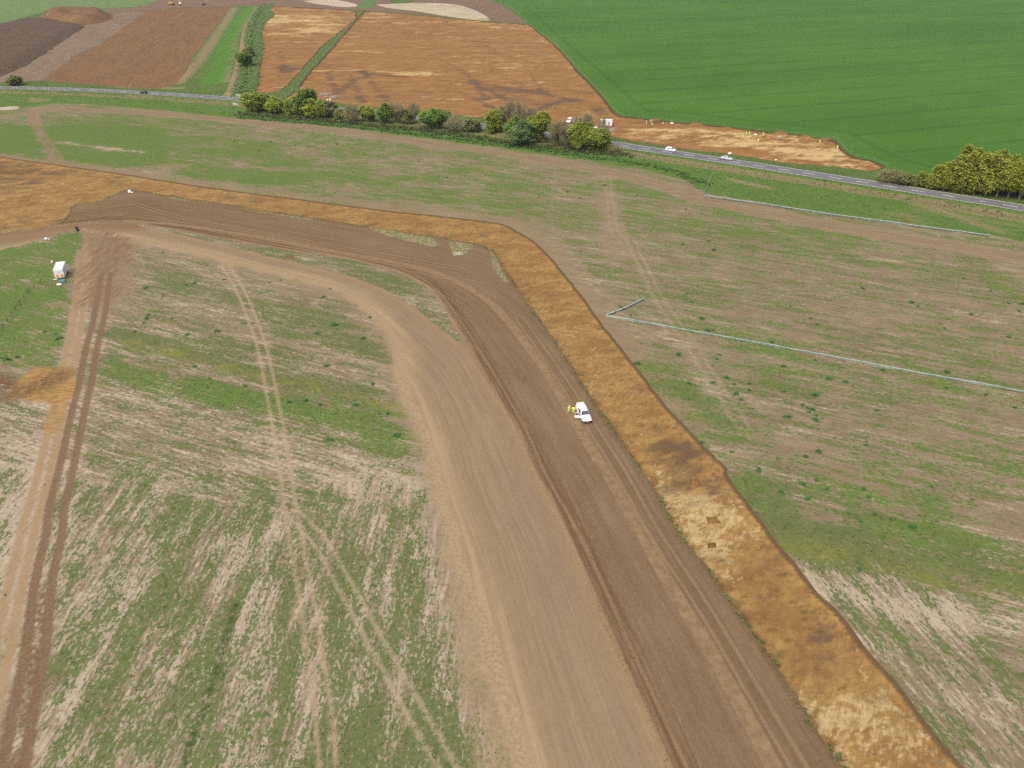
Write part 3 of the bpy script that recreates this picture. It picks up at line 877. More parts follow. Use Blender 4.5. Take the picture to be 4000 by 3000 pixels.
def light_t(P):
    l = 0.18 + 0.6 * (fbm(P, 3.5, 221, 3) - .5)
    _w = 5 * np.stack([fbm(P, 3, 225, 3) - .5, fbm(P, 3, 226, 3) - .5], 1)
    l += 0.5 * blob(P + _w, GA([(2530, 1830), (2700, 1880), (2900, 1960), (2930, 2080), (2850, 2200), (2760, 2220), (2640, 2060)]), 4)
    l += 0.42 * blob(P + _w, GA([(3080, 2690), (3500, 2700), (3720, 2980), (3300, 2990), (3180, 2850)]), 3)
    l += 0.14 * blob(P, V((1180, 660), (1260, 690), (1400, 900), (1300, 900), (1200, 760)), 5)
    l -= 0.35 * blob(P, GA([(2980, 2120), (3140, 2260), (3330, 2640), (3080, 2680), (2900, 2360)]), 2)
    l += 0.12 * sstep(215, 235, P[:, 1]) * (P[:, 0] < -90)
    return l
strip = region('stripped_subsoil_strip', pT, 0.6, M_TRENCH, dict(edge=edge_t, dark=dark_t, light=light_t), z_t, holes=SLOTS, far=(170, 300))
strip['label'] = 'orange strip of exposed subsoil curving beside the brown haul road'
def slot(poly, depth):
    """hand-dug section: steep sides, flat floor"""
    c = poly.mean(0)
    top = [(x, y, z_t(np.array([[x, y]]))[0]) for x, y in poly]
    bot = [(c[0] + (x - c[0]) * 0.86, c[1] + (y - c[1]) * 0.86, z - depth) for x, y, z in top]
    k = len(poly)
    v = top + bot
    f = [(i, (i + 1) % k, k + (i + 1) % k, k + i) for i in range(k)] + [tuple(range(k, 2 * k))]
    me = bpy.data.meshes.new('excavation_slot')
    me.from_pydata(v, [], f)
    for a in ('edge', 'dark', 'light'):
        at = me.attributes.new(a, 'FLOAT', 'POINT')
        at.data.foreach_set('value', [5.0 if a == 'edge' else 0.3] * len(v))
    return struct(link('excavation_slot', me, M_TRENCH))
for s_, d_ in zip(SLOTS, (0.45, 0.5, 0.4, 0.5)):
    slot(s_, d_)

# ---- brown topsoil strip and the pale haul track
TS_L = resample(TOPSOIL_L, 0.9, 0.3, 11)
_i0 = int(np.argmin(np.hypot(*(T_IN - np.array(G(217, 880))).T)))
def strip_attr(centre, name):
    def f(P, k):
        d, l = seg_dist(P, centre, True, with_lon=True)
        return d if k == 'lat' else l
    return f
_sa = strip_attr(WHEEL_RUN, 'run')
pTop = np.vstack([T_IN[_i0:] * 1.0, TS_L[::-1]])
_tin = T_IN[_i0:]
topsoil = region('topsoil_strip', pTop, 0.6, M_TOPSOIL,
    dict(lat=lambda P: _sa(P, 'lat'), lon=lambda P: _sa(P, 'lon'), run=lambda P: np.where(seg_dist(P, WHEEL_RUN) < 8, _sa(P, 'lat'), 8.0),
         rutzone=lambda P: (1 - sstep(2.5, 5.5, seg_dist(P, TOPSOIL_L))) * 0.9 + 0.6 * blob(P, V((130, 470), (320, 430), (420, 470), (560, 520), (460, 520), (220, 490)), 5),
         turf=lambda P: np.maximum.reduce([blob(P, GA(q), 0.8) for q in ([(1440, 886), (1560, 905), (1690, 928), (1722, 952), (1690, 966), (1570, 938), (1450, 902)], [(1745, 935), (1850, 955), (1836, 984), (1800, 1002), (1765, 992)], [(1912, 980), (1932, 990), (1960, 1050), (1992, 1104), (1962, 1100), (1920, 1035)], [(560, 752), (680, 770), (780, 786), (700, 782)], [(900, 805), (1100, 836), (1300, 866), (1200, 858), (1000, 828)])]),
         **{'arc_%s' % k_: (lambda P, L_=ext(smooth(GA(q_), 4), 12, 60): np.clip(seg_dist(P, L_, True), -6, 6)) for k_, q_ in (('a', [(270, 805), (380, 812), (470, 803), (520, 796), (600, 820), (740, 858), (900, 890), (1100, 926)]), ('b', [(330, 850), (430, 838), (560, 846), (760, 884), (1000, 935), (1150, 965)]), ('c', [(1010, 940), (1200, 972), (1400, 1010), (1570, 1058), (1680, 1122), (1750, 1205), (1830, 1325), (1930, 1490), (2040, 1690), (2110, 1850), (2260, 2130), (2380, 2400), (2560, 2800)]), ('d', [(2090, 1330), (2200, 1490), (2320, 1680), (2420, 1840), (2560, 2090), (2720, 2330), (2930, 2680)]))},
         ledge=lambda P: np.minimum(seg_dist(P, TOPSOIL_L), 8.0),
         rim=lambda P: 1 - sstep(0.4, 1.3, seg_dist(P, _tin))),
    lambda P: H(P) + 0.05 + 0.10 * (1 - sstep(0.2, 1.0, seg_dist(P, _tin))) * (fbm(P, 0.9, 231, 2)) * sstep(0.0, 0.25, seg_dist(P, _tin))
        + 0.06 * (fbm(P, 0.5, 233, 2) - .5) * (1 - sstep(2.5, 5.0, seg_dist(P, TOPSOIL_L))), far=(170, 300))
topsoil['label'] = 'dark brown stripped topsoil haul road with a lighter wheel run'

TR_R, TR_L = resample(TRACK_R, 1.0, 0.35, 13), resample(TRACK_L, 1.0, 0.6, 14)
_cl = resample(TRACK_R, 4.0)
pTr = np.vstack([TR_R, TR_L[::-1]])
_sb = strip_attr(smooth(offset(resample(TRACK_R, 12.0), -5.0), 2), 'track')
track = region('haul_track', pTr, 0.7, M_TRACK,
    dict(lat=lambda P: _sb(P, 'lat'), lon=lambda P: _sb(P, 'lon'), edge=lambda P: np.minimum(seg_dist(P, TRACK_L), seg_dist(P, TRACK_R) * 1.6),
         brown=lambda P: (1 - sstep(0.5, 3.5, seg_dist(P, TRACK_R))) * 0.5 + 0.8 * blob(P, V((-80, 500), (60, 490), (220, 480), (330, 478), (300, 500), (80, 520), (-80, 530)), 4)), None, far=(170, 300), dz=0.03)
track['label'] = 'pale compacted earth haul track curving beside the brown topsoil'

# ---- road with its verges
def side(d):
    return offset(ROAD, d)
road_m = []
def ribbon(name, L, w, z, mat, parent=None, attrs=None):
    A, B = offset(L, w / 2), offset(L, -w / 2)
    k = len(L)
    v = np.vstack([np.column_stack([A, H(A) + z]), np.column_stack([B, H(B) + z])])
    f = np.array([(i, k + i, k + i + 1, i + 1) for i in range(k - 1)])
    return link(name, tri_mesh(name, v, f), mat, parent)
RD = resample(ROAD, 3.0)
road = struct(ribbon('road', RD, ROAD_W, 0.10, M_ASPHALT), 'grey two-lane asphalt road with dashed centre line')
for sgn in (1, -1):
    ribbon('edge_line', offset(RD, sgn * (ROAD_W / 2 - 0.35)), 0.20, 0.106, M_PAINT, road)
_arc = np.concatenate([[0], np.cumsum(np.hypot(*(RD[1:] - RD[:-1]).T))])
s0 = 2.0
while s0 < _arc[-1] - 5:
    t = np.array([s0, s0 + 2.2, s0 + 4.4])
    L = np.stack([np.interp(t, _arc, RD[:, 0]), np.interp(t, _arc, RD[:, 1])], 1)
    ribbon('centre_dash', L, 0.24, 0.106, M_PAINT, road)
    s0 += 9.4

_near_e = resample(side(-ROAD_W / 2 + 0.15), 2.5)
pV = np.vstack([_near_e, [VERGE_B[-1]], _vb[::-1]])
def dry_v(P):
    d = seg_dist(P, ROAD)
    v = 0.3 * (1 - sstep(4, 7, d)) + 0.85 * sstep(5, 8, d) * (1 - sstep(13, 17, d)) + 0.25 * (fbm(P, 6, 301, 3) - .3)
    return v + 0.5 * line(P, GA([(3500, 860), (3700, 830), (3950, 880)]), 14, 8)
M_VERGE_S = grass_material('field_margin_grass', C(104, 132, 62), C(114, 138, 64), C(92, 116, 64), C(150, 138, 98), 0.9, 4.0, ROADDIR, 5.0)
def soil_v(P):
    return 0.7 * blob(P, GA([(90, 385), (150, 380), (215, 390), (160, 402), (100, 398)]), 2) + 0.8 * line(P, GA([(2855, 700), (2900, 712), (3010, 735)]), 3, 3) + 0.6 * line(P, GA([(3580, 800), (3700, 830), (3800, 870), (3900, 900)]), 5, 5)
verge_s = region('roadside_verge', pV, 1.0, M_VERGE_S, dict(dry=dry_v, soil=soil_v), lambda P: H(P) - 0.55 * np.exp(-((seg_dist(P, ROAD) - 9.5) / 2.2) ** 2) * sstep(3.9, 6, seg_dist(P, ROAD)) * sstep(0, 3, seg_dist(P, VERGE_B)), far=(240, 420))
verge_s['label'] = 'rough grass verge and green field margin on the near side of the road'

# ---- north of the road
_far_e = resample(side(ROAD_W / 2 - 0.15), 3.0)
EXC = np.vstack([EXC_LEFT, EXC_BOT[1:], WHEAT_EDGE2[::-1][1:], WHEAT_EDGE[::-1][1:25], EXC_TOP[::-1][1:]])
EXC = resample(np.vstack([EXC, EXC[:1]]), 2.6, 0.55, 21)[:-1]
EXC2R = resample(np.vstack([EXC2, EXC2[:1]]), 3.0, 0.6, 22)[:-1]
pG = np.vstack([_far_e, [[420, 330], [700, 700], [900, 1500], [-1000, 1500], [-900, 800], [-640, 500]]])
FARM_TRACK = smooth(GA([(1008, 14), (963, 95), (947, 181), (927, 271), (904, 343), (884, 374)]), 3)
def soil_g(P):
    f = line(P, FARM_TRACK, 3.2, 1.2) * 1.1
    f += 0.8 * line(P, GA([(690, 325), (780, 235), (880, 90), (915, 30)]), 7, 6)
    return f
def dry_g(P):
    d = seg_dist(P, ROAD)
    f = 0.1 + 0.35 * (1 - sstep(4.5, 7, d)) + 0.35 * (fbm(P, 12, 311, 3) - .4)
    f += 0.9 * line(P, smooth(GA([(985, 14), (930, 120), (905, 220), (880, 320)]), 3), 3.5, 3)
    f += 0.9 * line(P, GA([(350, 322), (500, 338), (700, 345)]), 5, 4)
    return f
DITCH = smooth(GA([(1049, 14), (1022, 40), (995, 90), (984, 149), (988, 190), (968, 253), (963, 307), (945, 357)]), 3)
def z_g(P):
    return H(P) - 1.3 * np.exp(-(seg_dist(P, DITCH) / 1.8) ** 2) - 0.35 * np.exp(-((seg_dist(P, ROAD) - 7.5) / 1.5) ** 2) * sstep(3.9, 6, seg_dist(P, ROAD)) * sstep(0, 4, seg_dist(P, EXC_BOT))
grassland = region('grassland', pG, 2.6, M_VERGE, dict(dry=dry_g, soil=soil_g, fresh=lambda P: 1.1 * line(P, smooth(GA([(985, 20), (915, 110), (872, 220), (835, 320)]), 3), 9, 5)), z_g, holes=[EXC, EXC2R], far=(520, 900), extra=[offset(resample(DITCH, 2.5), q) for q in (-4, -2, -1, 0, 1, 2, 4)] + [offset(resample(FARM_TRACK, 2.5), q) for q in (-2.6, -1.5, 0, 1.5, 2.6)])
grassland['label'] = 'green grass strips, farm track and ditch beyond the road'

STAINS = [[(1307, 366), (1379, 312), (1442, 289), (1578, 298), (1759, 312), (1849, 325)], [(1329, 271), (1461, 285), (1569, 298)], [(1397, 244), (1440, 300), (1506, 389)], [(1366, 294), (1395, 345), (1420, 398)],
          [(1271, 258), (1309, 348)], [(1727, 72), (1800, 118), (1936, 199)], [(1705, 222), (1831, 289), (1900, 389)], [(1800, 307), (1900, 330), (2116, 362), (2252, 389)], [(2071, 289), (2130, 370)], [(1850, 325), (1930, 360), (2010, 410)],
          [(2252, 389), (2180, 395), (2080, 430)], [(1100, 250), (1130, 290)], [(1090, 180), (1105, 290)], [(1000, 262), (1180, 268)], [(1720, 330), (1850, 380), (1950, 430)]]
def dark_e(P):
    d = 0.10 + 0.6 * (fbm(P, 22, 321, 3, 0, 2.0) - .45)
    for s_ in STAINS:
        d += 0.5 * line(P, GA(s_), 2.4, 2.4)
    d += 0.3 * blob(P, GA([(1830, 320), (1950, 300), (2150, 350), (2270, 385), (2150, 420), (1950, 370)]), 7) + 0.6 * blob(P, GA([(2290, 420), (2350, 415), (2390, 440), (2330, 450)]), 4)
    d += 0.45 * blob(P, GA([(1100, 258), (1180, 255), (1180, 280), (1090, 280)]), 5)
    d += 0.4 * line(P, GA([(2520, 468), (2650, 490), (2800, 500)]), 4, 4) + 0.35 * line(P, GA([(2600, 570), (2700, 520)]), 2, 2)
    return d
def light_e(P):
    l = 0.10 + 1.3 * (fbm(P, 9, 331, 3, 0, 3.5) - .5) + 0.25 * sstep(600, 800, P[:, 1])
    l += 0.35 * blob(P, GA([(1450, 270), (1700, 270), (1800, 300), (1600, 300)]), 10) + 0.3 * blob(P, GA([(2900, 560), (3250, 590), (3350, 650), (3000, 600)]), 5)
    l += 0.26 * blob(P, GA([(2380, 480), (2600, 480), (3000, 525), (3280, 560), (3460, 655), (3200, 650), (2850, 600), (2400, 540)]), 8)
    l += 0.3 * blob(P, GA([(1030, 60), (1380, 60), (1250, 160), (1040, 130)]), 14)
    return l
def z_e(P):
    d = np.minimum(seg_dist(P, np.vstack([EXC, EXC[:1]])), seg_dist(P, np.vstack([EXC2R, EXC2R[:1]])))
    return H(P) - 0.4 * sstep(0, 1.2, d)
_ea = dict(dark=dark_e, light=light_e, edge=lambda P: np.minimum(np.minimum(seg_dist(P, np.vstack([EXC, EXC[:1]])), seg_dist(P, np.vstack([EXC2R, EXC2R[:1]]))), 6))
exc = region('excavation_area', EXC, 1.6, M_EXC, _ea, z_e, far=(330, 600))
exc['label'] = 'large orange archaeological strip area between the road and the green wheat'
exc2 = region('excavation_area', EXC2R, 2.6, M_EXC, _ea, z_e, far=(520, 800))
exc2['label'] = 'orange stripped plot between the ditch and the staked grass strip'

wheat_poly = resample(np.vstack([WHEAT_EDGE, WHEAT_EDGE2[1:], offset(resample(ROAD, 30), 12)[np.array([_x[0] for _x in offset(resample(ROAD, 30), 12)]) > G(3520, 700)[0]], [[430, 330], [720, 720], [900, 1400], [WHEAT_EDGE[0][0] - 40, 1400]], WHEAT_EDGE[:1]]), 3.0, 0.3, 31)[:-1]
HEADTRAM = smooth(GA([(2050, 20), (2189, 149), (2350, 285), (2505, 420), (2590, 436), (2800, 456), (2963, 477), (3086, 490), (3285, 514), (3396, 561), (3466, 602), (3647, 657), (3900, 700)]), 4)
wheat = region('wheat_field', wheat_poly, 2.5, M_WHEAT, dict(headtram=lambda P: np.clip(seg_dist(P, HEADTRAM, True), -12, 12), inner=lambda P: sstep(-1, 1, seg_dist(P, HEADTRAM, True))),
               lambda P: H(P) + 0.02 + 0.22 * sstep(0.0, 1.5, seg_dist(P, np.vstack([wheat_poly, wheat_poly[:1]]))), far=(420, 700))
wheat['label'] = 'large bright green wheat field with tramlines'

def simple(name, pts, cols, dz, label, cell=4.0, zf=None, rot=0.0, stretch=4.0, size=10.0, jit=0.8, light=0.2, dark=0.2, pale=None, stain=None):
    m = soil_material(name, cols, stain or cols[2], pale or cols[1], cols[2], rot, stretch, size, 0.6, 0.01, 8.0)
    P = resample(np.vstack([pts, pts[:1]]), 5.0, jit, 17)[:-1]
    o = region(name, P, cell, m, dict(light=lambda Q: light + 0.6 * (fbm(Q, 14, 401, 3) - .5), dark=lambda Q: dark + 0.5 * (fbm(Q, 18, 402, 3) - .5), edge=lambda Q: Q[:, 0] * 0 + 5), zf, far=(520, 900), dz=dz)
    o['label'] = label
    return o
BD = math.atan2(*(GA([(880, 25), (678, 330)])[1] - GA([(880, 25), (678, 330)])[0])[::-1])
BROWN_L = [(163, 316), (226, 271), (294, 217), (389, 172), (443, 136), (502, 95), (570, 43)]
simple('stripped_field', smooth(GA(BROWN_L + [(700, 33), (880, 26), (900, 27), (859, 81), (805, 149), (746, 235), (678, 337), (497, 341), (163, 316)]), 2)[:-1],
       (C(144, 108, 74), C(156, 116, 76), C(130, 100, 76)), 0.03, 'brown stripped field streaked along its length left of the grass strip', rot=BD, stretch=7.0, size=7.0, pale=C(180, 144, 100), stain=C(122, 98, 82))
simple('cleared_band', GA([(163, 316), (226, 271), (294, 217), (389, 172), (443, 136), (502, 95), (570, 43), (450, 50), (330, 100), (200, 190), (100, 260), (-160, 330), (-160, 345), (0, 322), (100, 318)]),
       (C(148, 124, 104), C(158, 134, 110), C(138, 116, 98)), 0.05, 'greyish brown band of cleared soil beside the dark stockpile', rot=BD, stretch=5.0, size=5, pale=C(184, 160, 130), stain=C(122, 102, 88))
simple('cleared_band', GA([(400, 35), (520, 30), (640, -20), (940, -20), (1500, -20), (1540, 20), (1740, -20), (1880, -20), (1960, 20), (2060, 92), (1900, 82), (1620, 56), (1424, 41), (1300, 36), (1060, 24), (900, 25), (700, 31), (570, 41), (420, 50)]),
       (C(142, 116, 96), C(152, 126, 102), C(128, 104, 90)), 0.04, 'brown cleared soil along the top edge with machines working', rot=0, stretch=4.0, size=8, pale=C(176, 148, 118), stain=C(112, 90, 78))
simple('far_green_field', GA([(-300, -60), (650, -60), (624, 0), (560, 24), (420, 34), (240, 27), (165, 48), (0, 95), (-300, 170)]),
       (C(128, 148, 92), C(118, 142, 82), C(142, 156, 106)), 0.06, 'pale green field in the far left corner', rot=0.2, stretch=3, size=9, stain=C(104, 130, 74))
simple('pale_sand_patch', smooth(GA([(1180, 4), (1280, -2), (1360, 8), (1396, 24), (1340, 28), (1240, 16), (1180, 4)]), 3)[:-1], (C(214, 194, 164), C(224, 206, 178), C(196, 174, 142)), 0.08, 'cream coloured sand patch behind the excavation left of the grass gap', size=6, stain=C(176, 152, 120))
simple('pale_sand_patch', smooth(GA([(1470, 18), (1640, 12), (1780, 18), (1880, 52), (1908, 82), (1760, 66), (1640, 46), (1520, 32), (1470, 18)]), 3)[:-1], (C(214, 194, 162), C(224, 206, 176), C(196, 176, 140)), 0.08, 'long cream sand patch behind the large excavation', size=6, stain=C(160, 158, 112), dark=0.35)
simple('grass_gap', GA([(1392, 32), (1440, -20), (1490, -20), (1452, 34)]), (C(112, 136, 76), C(122, 144, 84), C(100, 126, 68)), 0.10, 'green grass gap between the two cream sand patches', size=6)
# stockpiled topsoil and the ring-shaped spoil mound
STOCK = smooth(GA([(-160, 120), (0, 98), (90, 78), (200, 78), (300, 95), (332, 105), (270, 145), (160, 220), (60, 275), (-40, 312), (-160, 330), (-160, 120)]), 3)[:-1]
simple('topsoil_stockpile', STOCK, (C(112, 92, 74), C(122, 101, 82), C(100, 82, 66)), 0.10, 'dark brown stockpile of topsoil in the far left', cell=3.0, zf=lambda P: 2.6 * sstep(0, 9, seg_dist(P, np.vstack([STOCK, STOCK[:1]]))) + (fbm(P, 2.5, 411, 3) - .5) * 0.9, size=5, rot=0.4, stretch=2)
MOUND = smooth(GA([(165, 80), (160, 60), (200, 50), (280, 48), (380, 50), (430, 55), (440, 68), (400, 88), (300, 98), (220, 92), (165, 80)]), 3)[:-1]
_mc = GA([(285, 72)])[0]
def z_m(P):
    d = seg_dist(P, np.vstack([MOUND, MOUND[:1]]))
    return 6.5 * sstep(0, 13, d) - 4.5 * sstep(14, 32, d) + (fbm(P, 5, 421, 3) - .5) * 1.8 * sstep(0, 4, d)
simple('spoil_mound', MOUND, (C(136, 104, 76), C(152, 118, 84), C(124, 94, 70)), 0.12, 'ring shaped brown spoil mound with a hollow top', cell=2.6, zf=z_m, size=9, pale=C(178, 142, 102), stain=C(112, 86, 66))

# ------------------------------------------------------------------ ground cover that nobody could count
def leaf_material(name, c1, c2, trans=0.25, c3=None):
    """foliage: colour varies from leaf to leaf (vertex value tint 0..1)"""
    n = NT(name, 0.8, 0.15)
    t = n.attr('tint')
    col = n.mix(t, c1, c2)
    if c3:
        col = n.mix(n.ss(0.82, 0.9, t), col, c3)
    n.color(col)
    tr = n.new('ShaderNodeBsdfTranslucent')
    n.put(tr.inputs['Color'], col)
    mx = n.new('ShaderNodeMixShader')
    mx.inputs[0].default_value = trans
    n.t.links.new(n.b.outputs[0], mx.inputs[1])
    n.t.links.new(tr.outputs[0], mx.inputs[2])
    n.t.links.new(mx.outputs[0], n.out.inputs['Surface'])
    return n.m
def tufts(name, P, z, hr, wr, blades, mat, label, seed=1, spread=0.5, tint=None):
    """many small tufts of blades, one mesh"""
    r = np.random.default_rng(seed)
    N = len(P)
    if tint is None:
        tint = r.random(N)
    B = blades
    h = r.uniform(hr[0], hr[1], N)[:, None] * r.uniform(0.6, 1.1, (N, B))
    w = r.uniform(wr[0], wr[1], N)[:, None] * np.ones((N, B))
    a = r.uniform(0, 2 * math.pi, (N, B))
    bx = P[:, 0:1] + np.cos(a) * w * spread * r.random((N, B))
    by = P[:, 1:2] + np.sin(a) * w * spread * r.random((N, B))
    lean = w * r.uniform(0.5, 1.3, (N, B))
    tx, ty = bx + np.cos(a) * lean, by + np.sin(a) * lean
    px, py = -np.sin(a) * w * 0.45, np.cos(a) * w * 0.45
    zz = z[:, None] * np.ones((N, B))
    v = np.stack([np.stack([bx - px, by - py, zz - 0.03], -1), np.stack([bx + px, by + py, zz - 0.03], -1), np.stack([tx, ty, zz + h], -1)], 2).reshape(-1, 3)
    f = np.arange(N * B * 3).reshape(-1, 3)
    t = np.repeat(np.clip(tint[:, None] + r.uniform(-0.15, 0.15, (N, B)), 0, 1).ravel(), 3)
    return stuff(link(name, tri_mesh(name, v, f, {'tint': t}, False), mat), label)
def sample(poly, n, prob, seed):
    r = np.random.default_rng(seed)
    lo, hi = poly.min(0), poly.max(0)
    P = np.stack([r.uniform(lo[0], hi[0], n), r.uniform(lo[1], hi[1], n)], 1)
    P = P[inside(P, poly)]
    return P[r.random(len(P)) < prob(P)]

M_TUFT = leaf_material('field_grass_tufts', C(108, 124, 64), C(146, 160, 84), 0.35)
M_TUFT_B = leaf_material('field_margin_tufts', C(116, 138, 70), C(158, 176, 98), 0.4)
M_DRY = leaf_material('dry_stems', C(168, 156, 112), C(206, 194, 150), 0.35)
M_WEED = leaf_material('weed_leaves', C(72, 130, 66), C(116, 166, 92))

pSv = np.vstack([V((-30, 480), (1700, 480)), V((1100, 1700), (-30, 1700))])
def prob_s(P):
    return sstep(0.45, 0.95, grass_s(P) + (fbm(P, 0.9, 501, 2) - .5) * .9) * (seg_dist(P, TRACK_L) > 2) * sstep(170, 120, P[:, 1]) * (seg_dist(P, TRACK_L, True) < 0)
_lefts = np.vstack([resample(TRACK_L, 8.0)[::-1], [[-140, 130], [-90, 20]]])
Pt = sample(_lefts, 140000, prob_s, 51)
tufts('field_grass', Pt, z_s(Pt), (0.05, 0.16), (0.10, 0.26), 4, M_TUFT, 'short grass tufts sprouting in the stubble left of the haul track', 61)
_nv = np.vstack([resample(TRENCH_OUT, 8.0)[6:], [[125, 30], [260, 180], [210, 260], [-60, 300], [-200, 290]]])
def prob_n(P):
    return sstep(0.5, 1.0, grass_n(P) + (fbm(P, 1.1, 503, 2) - .5) * 1.0) * sstep(260, 120, P[:, 1])
Pt = sample(_nv, 170000, prob_n, 52)
tufts('field_grass', Pt, H(Pt), (0.06, 0.2), (0.14, 0.32), 4, M_TUFT, 'short grass tufts sprouting in the stubble right of the orange strip', 62)
# rough verge: green growth and dead stems
pVv = pV
def prob_v(P):
    return 0.25 + 0.75 * fbm(P, 5, 505, 3)
Pt = sample(pVv, 42000, prob_v, 53)
tufts('verge_grass', Pt, H(Pt) - 0.05, (0.2, 0.55), (0.3, 0.6), 4, M_TUFT_B, 'long green grass on the near verge of the road', 63)
Pd = sample(pVv, 60000, lambda P: np.clip(dry_v(P), 0, 1) * sstep(5.5, 7.5, seg_dist(P, ROAD)), 54)
tufts('dead_stems', Pd, H(Pd) - 0.35, (0.5, 1.0), (0.2, 0.5), 3, M_DRY, 'pale dead stems on the roadside ditch bank', 64)
_fv = np.vstack([_far_e[::4], offset(resample(ROAD, 12), 13)[::-1]])
Pt = sample(_fv, 60000, lambda P: (0.3 + 0.7 * fbm(P, 4, 507, 3)) * (~inside(P, EXC)) * (seg_dist(P, ROAD) > 4.6), 55)
tufts('verge_grass', Pt, H(Pt) - 0.1, (0.2, 0.6), (0.3, 0.6), 4, M_TUFT_B, 'long green grass on the far verge of the road', 65)
# edge weeds along the lip between topsoil and stripped strip
Le = resample(TRENCH_IN, 0.35)[300:]
r_ = np.random.default_rng(77)
Pe = Le + r_.normal(0, 0.35, Le.shape)
Pe = Pe[(fbm(Pe, 5, 509, 3) > 0.5)]
tufts('lip_weeds', Pe, H(Pe) + 0.05, (0.1, 0.3), (0.15, 0.35), 4, M_TUFT, 'small weeds on the lip between the brown topsoil and the orange strip', 66)
# clods along the lip and in the ruts
def clods(name, P, z, sr, mat, label, seed):
    r = np.random.default_rng(seed)
    oct_ = np.array([(1, 0, 0), (0, 1, 0), (-1, 0, 0), (0, -1, 0), (0, 0, 0.9), (0, 0, -0.6)], float)
    fc = np.array([(0, 1, 4), (1, 2, 4), (2, 3, 4), (3, 0, 4), (1, 0, 5), (2, 1, 5), (3, 2, 5), (0, 3, 5)])
    N = len(P)
    s = r.uniform(sr[0], sr[1], N) ** 1.0
    v = oct_[None] * s[:, None, None] * r.uniform(0.6, 1.3, (N, 6, 1))
    a = r.uniform(0, 6.28, N)
    ca, sa = np.cos(a)[:, None], np.sin(a)[:, None]
    X = v[:, :, 0] * ca - v[:, :, 1] * sa + P[:, 0:1]
    Y = v[:, :, 0] * sa + v[:, :, 1] * ca + P[:, 1:2]
    Z = v[:, :, 2] + z[:, None] + 0.02
    vv = np.stack([X, Y, Z], -1).reshape(-1, 3)
    ff = (fc[None] + (np.arange(N) * 6)[:, None, None]).reshape(-1, 3)
    return stuff(link(name, tri_mesh(name, vv, ff, {'tint': np.repeat(r.random(N), 6)}, False), mat), label)
n = NT('soil_clods', 0.95, 0.05)
n.color(n.mix(n.attr('tint'), C(112, 90, 64), C(160, 132, 98)))
M_CLOD = n.m
Le = resample(TRENCH_IN, 0.12)[800:]
Pe = Le + r_.normal(0, 0.4, Le.shape) + 0.0
Pe = Pe[(fbm(Pe, 4, 511, 3) > 0.42)]
clods('soil_clods', Pe, H(Pe) + 0.05, (0.04, 0.16), M_CLOD, 'crumbly clods along the edge of the brown topsoil', 67)
Le = resample(offset(resample(TOPSOIL_L, 4), 1.6), 0.10)
Pe = Le + r_.normal(0, 0.7, Le.shape)
Pe = Pe[(Pe[:, 1] < 190) & (fbm(Pe, 2.5, 513, 3) > 0.5)]
clods('soil_clods', Pe, H(Pe) + 0.05, (0.03, 0.13), M_CLOD, 'clods thrown up along the ruts of the haul road', 68)

# ------------------------------------------------------------------ leafy weeds, one by one
def weed_mesh(seed, wide=0.5, tall=0.45, nl=46):
    r = np.random.default_rng(seed)
    v, f, t = [], [], []
    for i in range(nl):
        a = r.uniform(0, 2 * math.pi)
        rr = wide * r.uniform(0.05, 0.9) ** 0.8
        c = np.array([math.cos(a) * rr, math.sin(a) * rr, tall * r.uniform(0.25, 1.0) * (1 - 0.6 * (rr / wide) ** 2)])
        d = np.array([math.cos(a + r.normal(0, .5)), math.sin(a + r.normal(0, .5)), r.uniform(-.25, .45)])
        d /= np.linalg.norm(d)
        s = np.cross(d, [0, 0, 1]); s /= np.linalg.norm(s)
        L, W = r.uniform(.14, .3) * wide * 1.6, r.uniform(.06, .11) * wide * 1.6
        k = len(v)
        v += [c - d * L * .5, c + s * W, c + d * L * .6 - np.array([0, 0, .05]), c - s * W]
        f.append((k, k + 1, k + 2, k + 3))
        t += [r.random()] * 4
    # stems down to the ground
    for i in range(5):
        a = r.uniform(0, 6.28)
        k = len(v)
        e = np.array([math.cos(a) * wide * .4, math.sin(a) * wide * .4, tall * .6])
        v += [np.array([-.02, 0, -.05]), np.array([.02, 0, -.05]), e + [.01, 0, 0], e - [.01, 0, 0]]
        f.append((k, k + 1, k + 2, k + 3)); t += [0.1] * 4
    return tri_mesh('weed', v, f, {'tint': t}, False)
WEEDS = [weed_mesh(100 + i, nl=60) for i in range(7)]
for m_ in WEEDS:
    m_.materials.append(M_WEED)
_w = []
